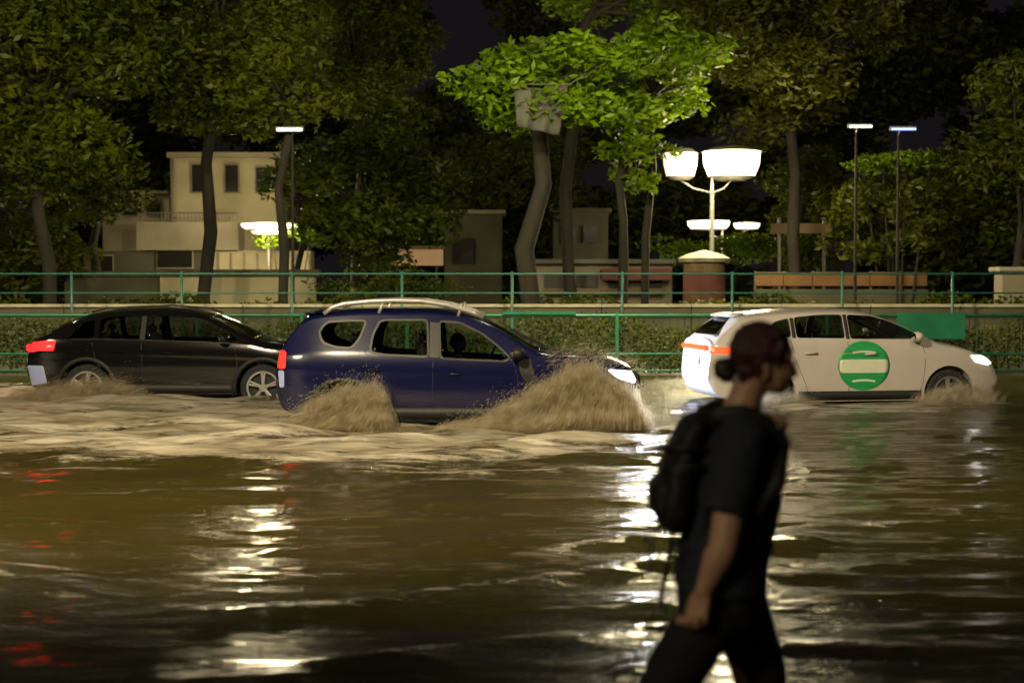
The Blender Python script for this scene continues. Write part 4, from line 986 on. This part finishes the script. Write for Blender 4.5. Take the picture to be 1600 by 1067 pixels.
def splash(name, label, crest, base_y, Y, depth, n, seed, dirf, drops, Lr=(.10, .42), rr=(.0007, .0019), dens_pow=.8):
    "crest: pixel polyline of the upper outline; strands fill from the water to the crest"
    rg = np.random.default_rng(seed); xs = np.array([c[0] for c in crest], float); cy = np.array([c[1] for c in crest], float)
    s = 132.5 * 18.1 / Y
    px = rg.uniform(xs[0], xs[-1], n * 3); top = np.interp(px, xs, cy); h = base_y - top
    keep = rg.uniform(0, h.max(), n * 3) < h + 4; px = px[keep][:n]; top = top[keep][:n]; h = h[keep][:n]; n = len(px)
    u = rg.uniform(0, 1, n) ** dens_pow; py = base_y + rg.normal(0, 5, n) - u * h; px = px + rg.normal(0, 5, n) + 10 * (1 - u) * rg.normal(0, 1, n)
    # ragged crown: clumps of jets overshoot the outline
    jet = np.sin(px * .21 + 1) * np.sin(px * .083) + .5 * np.sin(px * .57); over = np.clip(u - .75, 0, 1) * 4 * np.clip(rg.normal(0, 1, n) + jet, -1.5, 3.2) * 5.5; py -= over
    # density follows jets along the flow and thins out low down under the crown
    aa = np.array([dirf(a) for a in px]); foot = px - (base_y - py) / np.tan(np.clip(aa, .35, 2.6))
    pr = .30 + .70 * (.5 + .25 * np.sin(foot * .62) + .25 * np.sin(foot * .23 + 1.1) * np.sin(foot * 1.37)) ** 1.3
    low = np.clip(1 - u / .42, 0, 1) * np.clip((px - xs[0]) / (xs[-1] - xs[0]) * 2.2 - .9, 0, 1); pr *= 1 - .80 * low * np.clip(.5 + .8 * np.sin(foot * .41), .35, 1)
    kp = rg.uniform(0, 1, n) < pr; px, py, u, top, h = px[kp], py[kp], u[kp], top[kp], h[kp]; n = len(px)
    dep = Y - depth * rg.uniform(0, 1, n) * (1 - .35 * u)
    sc = FPX / dep
    X = (px - 800) / FPX * Y + (dep - Y) * 0.0; Z = CAMZ - (py - 445) / (FPX / Y)
    P = np.stack([X, dep, Z], -1)
    ang = np.array([dirf(a) for a in px]) + rg.normal(0, .07, n)
    D = np.stack([np.cos(ang), -.35 * rg.uniform(0, 1, n), np.sin(ang)], -1); D /= np.linalg.norm(D, axis=1)[:, None]
    L = rg.uniform(*Lr, n) * (1 - .45 * u); P -= D * (L * .5)[:, None]; P[:, 2] = np.maximum(P[:, 2], WATER - .02)
    r = rg.uniform(*rr, n) * np.where(rg.uniform(0, 1, n) < .03, 2.4, 1)
    # loose drops around the crown
    k = drops; px2 = rg.uniform(xs[0] - 6, xs[-1] + 8, k); tp = np.interp(px2, xs, cy); py2 = tp - np.abs(rg.normal(0, 17, k)) + 12
    dep2 = Y - depth * rg.uniform(-.1, 1.1, k); P2 = np.stack([(px2 - 800) / FPX * Y, dep2, CAMZ - (py2 - 445) / (FPX / Y)], -1)
    a2 = np.array([dirf(a) for a in px2]) + rg.normal(0, .5, k); D2 = np.stack([np.cos(a2), np.zeros(k), np.sin(a2)], -1)
    L2 = rg.uniform(.006, .05, k); r2 = rg.uniform(.0015, .0045, k)
    o = spindles(name, np.concatenate([P, P2]), np.concatenate([D, D2]), np.concatenate([L, L2]), np.concatenate([r, r2]), M['spray'])
    return tag(o, label, 'splash', kind='stuff')
fd = lambda x: R(float(np.interp(x, [690, 780, 860, 930, 1000], [28, 38, 56, 80, 96])))
splash('water_splash', 'tall muddy fan of spray thrown up by the front wheel of the dark blue car', [(690, 686), (730, 670), (770, 650), (810, 628), (850, 606), (880, 588), (902, 576), (922, 578), (944, 592), (970, 606), (988, 618), (1002, 645), (1010, 684)], 690, 18.0, .55, 120000, 51, fd, 6500)
rd = lambda x: R(float(np.interp(x, [440, 520, 580, 612], [18, 34, 60, 110])))
splash('water_splash', 'lower muddy spray behind the rear wheel of the dark blue car', [(424, 682), (450, 662), (480, 640), (510, 622), (545, 612), (570, 610), (595, 612), (604, 626), (610, 674)], 684, 18.0, .45, 48000, 52, rd, 3600)
splash('water_splash', 'thin spray flung over the bonnet of the dark blue car, thickened to suggest its wet sheen', [(850, 548), (890, 541), (930, 544), (970, 554), (995, 568)], 566, 18.6, 1.1, 1300, 53, lambda x: R(18), 200, Lr=(.03, .22), rr=(.0012, .003))  # wisps thickened to stand in for the bonnet's bright wet sheen
splash('water_splash', 'pale splash at the front wheel of the white car', [(1430, 630), (1462, 614), (1495, 604), (1525, 608), (1550, 626)], 632, 21.6, .3, 6000, 54, lambda x: R(60), 350)
splash('water_splash', 'whitish wash behind the white car', [(1150, 634), (1185, 622), (1215, 616), (1250, 622), (1275, 636)], 638, 21.6, .4, 6000, 55, lambda x: R(20), 150)
splash('water_splash', 'pale wash around the rear wheel of the black car', [(20, 616), (60, 608), (110, 600), (140, 594), (180, 596), (205, 604), (230, 618)], 626, 22.7, .4, 14000, 56, lambda x: R(20), 300)

# ------------------------------------------------------------------ people
PY = 4.6; PB = Vector((at(1150, 1067, PY).x, PY, .05))
def Q(px, py, dy=0):
    p = at(px, py, PY); return Vector((p.x - PB.x, dy, p.z - PB.z))
u_ = PY / FPX       # metres per photo pixel at the walker
person = thing('person', 'person in a dark t-shirt and black trousers wading to the right, hair in a bun', 'person', PB)
def loft_tube(bm, secs, n=20):
    "secs: (front_px, back_px, y_px, half depth, dy) horizontal ellipse sections"
    rings = []
    for f, bk, py, hd, dy in secs:
        c = Q((f + bk) / 2, py, dy); hx = abs(f - bk) / 2 * u_
        rings.append([bm.verts.new(c + Vector((math.copysign(abs(math.cos(t)) ** .85, math.cos(t)) * hx, math.copysign(abs(math.sin(t)) ** .85, math.sin(t)) * hd, 0))) for t in [2 * math.pi * k / n for k in range(n)]])
    for r0, r1 in zip(rings, rings[1:]):
        for k in range(n): bm.faces.new((r0[k], r0[(k + 1) % n], r1[(k + 1) % n], r1[k]))
    bm.faces.new(rings[0][::-1]); bm.faces.new(rings[-1])
def limb(bm, pts, rads):
    for a, c, ra, rc in zip(pts, pts[1:], rads, rads[1:]): capsule(bm, a, c, ra, rc)
def hand(bm, wrist, palm_dir, palm_n, side, size=1.0, curl=(.5, .55, .6, .65), thumb_in=True):
    "palm + five bent fingers; palm_dir wrist->knuckles, palm_n out of the back of the hand"
    d = palm_dir.normalized(); n = (palm_n - d * palm_n.dot(d)).normalized(); s = d.cross(n) * side
    k = .085 * size
    for q in range(4):   # palm slab
        off = (q - 1.5) * .019 * size
        capsule(bm, wrist + s * off * .6 + d * .012, wrist + d * k + s * off, .0145 * size, .0125 * size, 10)
    for q, (ln, cu) in enumerate(zip((.066, .076, .071, .056), curl)):
        off = (q - 1.5) * .0205 * size; p = wrist + d * k + s * off; dd = d.copy()
        for j, (fr, rr) in enumerate(((.45, .0092), (.32, .0083), (.25, .0074))):
            dd = (Matrix.Rotation(cu * (1.0 + .25 * j) * -1, 4, s) @ dd).normalized() if True else dd
            nx = p + dd * ln * fr * size * 1.15; capsule(bm, p, nx, rr * size, rr * .93 * size, 8); p = nx
    p = wrist + d * .022 * size - s * .028 * size; t = (d * .75 - s * .62 - n * .35).normalized()
    for ln, rr in ((.034, .0125), (.030, .0105), (.024, .009)):
        nx = p + t * ln * size; capsule(bm, p, nx, rr * size, rr * .9 * size, 8); p = nx; t = (t * .8 + d * .35 - n * .12).normalized()
def build_person():
    bm = bmesh.new()
    # head, slightly bowed: cranium, jaw, brow, nose, lips, chin, ear, neck
    rt = Matrix.Rotation(R(22), 4, 'Y')
    ell(bm, Q(1190, 549), (.090, .073, .084), rt); ell(bm, Q(1205, 580), (.068, .062, .062), rt)
    ell(bm, Q(1206, 596), (.050, .052, .034), Matrix.Rotation(R(14), 4, 'Y')); ell(bm, Q(1219, 606), (.022, .026, .018))
    ell(bm, Q(1228, 556), (.020, .052, .022)); ell(bm, Q(1213, 549), (.052, .060, .046), Matrix.Rotation(R(30), 4, 'Y')); ell(bm, Q(1221, 584, -.024), (.030, .026, .024)); ell(bm, Q(1221, 584, .024), (.030, .026, .024))
    tube(bm, [Q(1235, 564), Q(1241, 578), Q(1243, 584), Q(1234, 588)], [.007, .010, .011, .010], 8)
    for dy in (-.009, .009): ell(bm, Q(1240, 585.5, dy), (.008, .007, .006))
    ell(bm, Q(1230, 594), (.013, .020, .006)); ell(bm, Q(1227.5, 598.5), (.012, .018, .007))
    for sy in (-1, 1):
        ell(bm, Q(1228, 571, sy * .028), (.012, .013, .008))
        ell(bm, Q(1190, 580, sy * .071), (.014, .008, .026), Matrix.Rotation(R(18), 4, 'Y')); ell(bm, Q(1187, 571, sy * .076), (.014, .006, .012))
    limb(bm, [Q(1178, 585), Q(1166, 618), Q(1156, 650)], [.052, .052, .062])
    # torso under the shirt
    loft_tube(bm, [(1186, 1130, 642, .09, 0), (1196, 1110, 665, .17, 0), (1204, 1098, 720, .15, 0), (1202, 1082, 800, .14, 0), (1192, 1072, 880, .15, 0), (1184, 1070, 940, .15, 0)])
    # near (right) arm hanging slightly back, far arm folded up to the strap
    sh = Q(1147, 676, -.175); el = Q(1114, 835, -.225); wr = Q(1086, 902, -.205)
    limb(bm, [sh, sh.lerp(el, .35), el], [.056, .052, .043]); limb(bm, [el, el.lerp(wr, .25), el.lerp(wr, .8), wr], [.043, .045, .030, .026])
    hand(bm, wr, Vector((-.22, .03, -1)), Vector((-.75, -.65, .1)), -1, .95, (.75, .85, .95, 1.05))
    sh2 = Q(1160, 678, .175); el2 = Q(1212, 768, .12); wr2 = Q(1219, 692, -.03)
    limb(bm, [sh2, el2], [.054, .043]); limb(bm, [el2, el2.lerp(wr2, .3), wr2], [.043, .042, .027])
    hand(bm, wr2, Vector((.02, -.25, 1)), Vector((1, -.2, .0)), 1, .85, (1.1, 1.15, 1.2, 1.25))
    # legs: far leg forward, near leg pushing off behind
    hipf = Q(1150, 935, .085); kn = Q(1202, 1130, .10); an = Q(1188, 1370, .10)
    limb(bm, [hipf, kn, kn.lerp(an, .3), an], [.085, .056, .055, .036]); limb(bm, [an, Q(1212, 1398, .10), Q(1262, 1400, .10)], [.036, .036, .024])
    hipn = Q(1112, 935, -.085); kn2 = Q(1000, 1115, -.10); an2 = Q(880, 1300, -.09)
    limb(bm, [hipn, kn2, kn2.lerp(an2, .3), an2], [.085, .056, .055, .036]); limb(bm, [an2, Q(880, 1345, -.09), Q(926, 1385, -.09)], [.036, .034, .024])
    blob('body', bm, M['skin'], person, .0042, 3)
    # t-shirt
    bm = bmesh.new()
    loft_tube(bm, [(1186, 1142, 634, .072, 0), (1190, 1130, 643, .095, 0), (1199, 1112, 656, .155, 0), (1208, 1098, 676, .196, 0), (1216, 1086, 710, .200, 0), (1221, 1078, 745, .195, 0), (1219, 1072, 785, .188, 0), (1211, 1065, 825, .185, 0), (1203, 1058, 862, .188, 0), (1199, 1053, 892, .192, 0), (1196, 1054, 916, .19, 0)], 28)
    a = Q(1150, 672, -.160); c = Q(1117, 786, -.222)
    tube(bm, [a + Vector((.0, .03, .03)), a, a.lerp(c, .5), c], [.055, .078, .072, (.068, .062)], 18)
    ell(bm, a + Vector((0, .02, -.005)), (.078, .06, .065))
    a2 = Q(1165, 676, .160); c2 = Q(1192, 748, .205); tube(bm, [a2 + Vector((0, -.03, .03)), a2, c2], [.055, .074, .068], 18)
    # folds: shallow ridges from armpit and across the belly
    for (p, q, r) in ((Q(1128, 700, -.235), Q(1104, 775, -.272), .012), (Q(1092, 742, -.16), Q(1150, 770, -.19), .012), (Q(1160, 740, -.185), Q(1205, 800, -.15), .012), (Q(1070, 840, -.13), Q(1150, 880, -.18), .012), (Q(1090, 800, -.15), Q(1066, 880, -.12), .012), (Q(1205, 760, -.1), Q(1195, 850, -.12), .012)): capsule(bm, p, q, r, r * .5)
    s_ = blob('t_shirt', bm, M['shirt'], person, .006, 5, .016, .07)
    # trousers
    bm = bmesh.new()
    loft_tube(bm, [(1190, 1062, 895, .165, 0), (1188, 1058, 930, .17, 0), (1184, 1064, 962, .16, 0), (1172, 1080, 985, .13, 0)], 24)
    f0 = Q(1155, 945, .085); f1 = Q(1196, 1062, .095); f2 = Q(1204, 1150, .10); f3 = Q(1190, 1375, .10)
    tube(bm, [Q(1140, 915, .07), f0, f1, f2, f3], [.085, .100, .080, .074, .068], 18)
    n0 = Q(1108, 945, -.085); n1 = Q(1035, 1060, -.098); n2 = Q(990, 1130, -.10); n3 = Q(884, 1305, -.09)
    tube(bm, [Q(1128, 915, -.07), n0, n1, n2, n3], [.085, .098, .082, .075, .068], 18)
    for (p, q, r) in ((Q(1075, 960, -.16), Q(1120, 985, -.15), .012), (Q(1165, 965, .0), Q(1215, 1010, .04), .012), (Q(1060, 1010, -.17), Q(1040, 1060, -.17), .012), (Q(1180, 1020, .02), Q(1196, 1080, .03), .012)): capsule(bm, p, q, r, r * .5)
    blob('trousers', bm, M['trousers'], person, .007, 5, .018, .09)
    for (c, nm) in ((Q(1215, 1398, .10), 'shoe'), (Q(905, 1372, -.09), 'shoe')):
        bm = bmesh.new(); ell(bm, c, (.135, .048, .045), Matrix.Rotation(R(0 if c.y > 0 else 32), 4, 'Y')); ell(bm, c + Vector((-.04, 0, .035)), (.07, .045, .045)); blob(nm, bm, M['shoe'], person, .008, 4)
    # hair: cap over the skull to the nape, bun, loose strand at the temple
    bm = bmesh.new()
    ell(bm, Q(1189, 545), (.094, .080, .084), Matrix.Rotation(R(24), 4, 'Y')); ell(bm, Q(1176, 548), (.074, .080, .082)); ell(bm, Q(1168, 575), (.046, .066, .050)); ell(bm, Q(1162, 592), (.026, .05, .030))
    ell(bm, Q(1197, 530), (.058, .068, .046), Matrix.Rotation(R(30), 4, 'Y'))
    for sy in (-1, 1):
        tube(bm, [Q(1180, 560, sy * .074), Q(1181, 582, sy * .074), Q(1176, 596, sy * .066)], [.016, .010, .004], 8)
        tube(bm, [Q(1216, 530, sy * .060), Q(1212, 552, sy * .068), Q(1206, 574, sy * .070)], [.012, .008, .003], 8)
    for k in range(26):
        a = k / 26; tube(bm, [Q(1232 - 14 * a, 530 - 16 * a, -.02 - .055 * a), Q(1205 - 18 * a, 518 + 20 * a, -.055 - .024 * a), Q(1166, 545 + 18 * a, -.070), Q(1150, 578, -.030)], .0035, 5)
    blob('hair', bm, M['hair'], person, .0042, 3, .008, .02)
    bm = bmesh.new(); ell(bm, Q(1136, 578), (.040, .040, .038)); ell(bm, Q(1125, 571), (.020, .03, .02)); ell(bm, Q(1141, 584), (.018, .024, .02)); blob('hair_bun', bm, M['hairb'], person, .004, 3, .012, .015)
    bm = bmesh.new(); ring = [Q(1152, 583) + Vector((.010 * math.sin(t), .026 * math.cos(t), .026 * math.sin(t))) for t in [2 * math.pi * k / 20 for k in range(21)]]
    tube(bm, ring, [.008 + .002 * math.sin(k * 2.3) for k in range(21)], 8); obj('haloed_hair_tie', bm, M['band'], person, True)  # tie coloured pale to carry the bright halo beside the bun
    # glasses
    bm = bmesh.new()
    for sy in (-1, 1):
        c = Q(1238, 571.5, sy * .032); rim = [c + Vector((.005 * math.sin(t), .024 * math.cos(t), .019 * math.sin(t))) for t in [2 * math.pi * k / 18 for k in range(19)]]
        tube(bm, rim, .0016, 5); tube(bm, [c + Vector((0, sy * .024, .006)), Q(1188, 571, sy * .078), Q(1182, 578, sy * .078)], .0017, 5)
    tube(bm, [Q(1239, 570, -.008), Q(1241, 569, 0), Q(1239, 570, .008)], .0016, 5); obj('glasses', bm, M['chrome'], person)
    bm = bmesh.new(); ell(bm, Q(1188.5, 592, -.076), (.004, .004, .004)); obj('earring', bm, M['chrome'], person)
build_person()
def backpack():
    t = thing('backpack', 'black backpack with dangling straps worn on the back of the walking person', 'backpack', PB)
    bm = bmesh.new()
    secs = [(1104, 1092, 640, .05), (1108, 1066, 655, .12), (1098, 1046, 685, .145), (1092, 1030, 725, .155), (1086, 1022, 765, .16), (1080, 1020, 800, .15), (1074, 1032, 822, .12), (1066, 1044, 832, .06)]
    loft_tube(bm, [(f, b_, y, h, 0) for f, b_, y, h in secs], 26)
    blob('pack_body', bm, M['pack'], t, .006, 5, .022, .06)
    bm = bmesh.new(); loft_tube(bm, [(1060, 1026, 738, .09, 0), (1056, 1014, 756, .115, 0), (1052, 1012, 790, .115, 0), (1048, 1022, 808, .09, 0)], 20); blob('front_pocket', bm, M['pack'], t, .006, 5, .014, .05)
    bm = bmesh.new(); tube(bm, [Q(1100, 652, -.03), Q(1092, 632, 0), Q(1100, 652, .03)], .007, 6); obj('grab_handle', bm, M['pack'], t, True)
    for sy in (-1, 1):
        bm = bmesh.new(); pts = [Q(1098, 655, sy * .09), Q(1118, 642, sy * .115), Q(1150, 640, sy * .125), Q(1185, 652, sy * .13), Q(1205, 690, sy * .14), Q(1200, 740, sy * .185), Q(1160, 780, sy * .212), Q(1090, 800, sy * .17)]
        tube(bm, pts, [(.008, .026)] * len(pts), 8); obj('shoulder_strap', bm, M['pack'], t, True)
    for pts in ([Q(1030, 812, -.10), Q(1016, 822, -.11), Q(1012, 850, -.11), Q(1011, 878, -.11)], [Q(1048, 826, -.08), Q(1040, 860, -.09), Q(1033, 900, -.09), Q(1026, 934, -.09)], [Q(1058, 826, -.12), Q(1046, 842, -.13), Q(1040, 856, -.13)], [Q(1024, 816, -.06), Q(1012, 822, -.06), Q(1006, 832, -.06)]):
        bm = bmesh.new(); tube(bm, pts, [(.008, .004)] * len(pts), 6); tube(bm, [pts[-1], pts[-1] + Vector((0, 0, -.02))], .007, 6); obj('dangling_strap', bm, M['pack'], t, True)
    for z in (690, 720):
        bm = bmesh.new(); pts = [Q(1092, z, -.15), Q(1056, z + 2, -.155), Q(1034, z + 4, -.10), Q(1028, z + 6, 0)]; tube(bm, pts, [(.006, .012)] * 4, 6); obj('compression_strap', bm, M['pack'], t, True)
backpack()
def driver():
    # seated figure at the wheel (steering wheel on the far, left-hand side)
    base = Vector((-.645 - .02, 19.36, .45)); t = thing('person', 'driver in a dull olive top sitting at the wheel of the dark blue car', 'person', base)
    bm = bmesh.new()
    V = Vector
    capsule(bm, (.02, 0, .12), (-.06, 0, .42), .13, .15); ell(bm, (-.06, 0, .45), (.11, .2, .08)); capsule(bm, (-.05, 0, .5), (-.02, 0, .6), .055, .05)
    ell(bm, (.0, 0, .70), (.092, .074, .115)); ell(bm, (.085, 0, .685), (.02, .014, .016)); ell(bm, (.06, 0, .635), (.03, .035, .02)); ell(bm, (.07, 0, .655), (.02, .022, .008))
    for sy in (-1, 1):
        ell(bm, (-.005, sy * .076, .69), (.018, .008, .03))
        limb(bm, [V((-.04, sy * .19, .45)), V((.12, sy * .25, .22)), V((.34, sy * .17, .40))], [.052, .042, .028])
        hand(bm, V((.34, sy * .17, .40)), V((.8, 0, .5)), V((-.4, 0, 1)), sy, 1.0, (.7, .75, .8, .85))
        limb(bm, [V((.02, sy * .1, .08)), V((.45, sy * .12, .12)), V((.72, sy * .12, -.18))], [.085, .06, .045])
    blob('body', bm, M['skin2'], t, .008, 3)
    bm = bmesh.new(); capsule(bm, (.02, 0, .10), (-.06, 0, .40), .15, .165); ell(bm, (-.06, 0, .44), (.125, .215, .085))
    for sy in (-1, 1): limb(bm, [V((-.04, sy * .19, .45)), V((.10, sy * .245, .24))], [.066, .056])
    blob('top', bm, M['grey'], t, .010, 4, .012, .06)
    bm = bmesh.new()
    for sy in (-1, 1): limb(bm, [V((.0, sy * .1, .08)), V((.45, sy * .12, .12)), V((.70, sy * .12, -.14))], [.10, .072, .058])
    blob('trousers', bm, M['trousers'], t, .012, 4)
    bm = bmesh.new(); ell(bm, (-.02, 0, .735), (.098, .084, .095)); ell(bm, (-.05, 0, .69), (.065, .078, .075)); blob('hair', bm, M['hairb'], t, .007, 3, .01, .02)
driver()
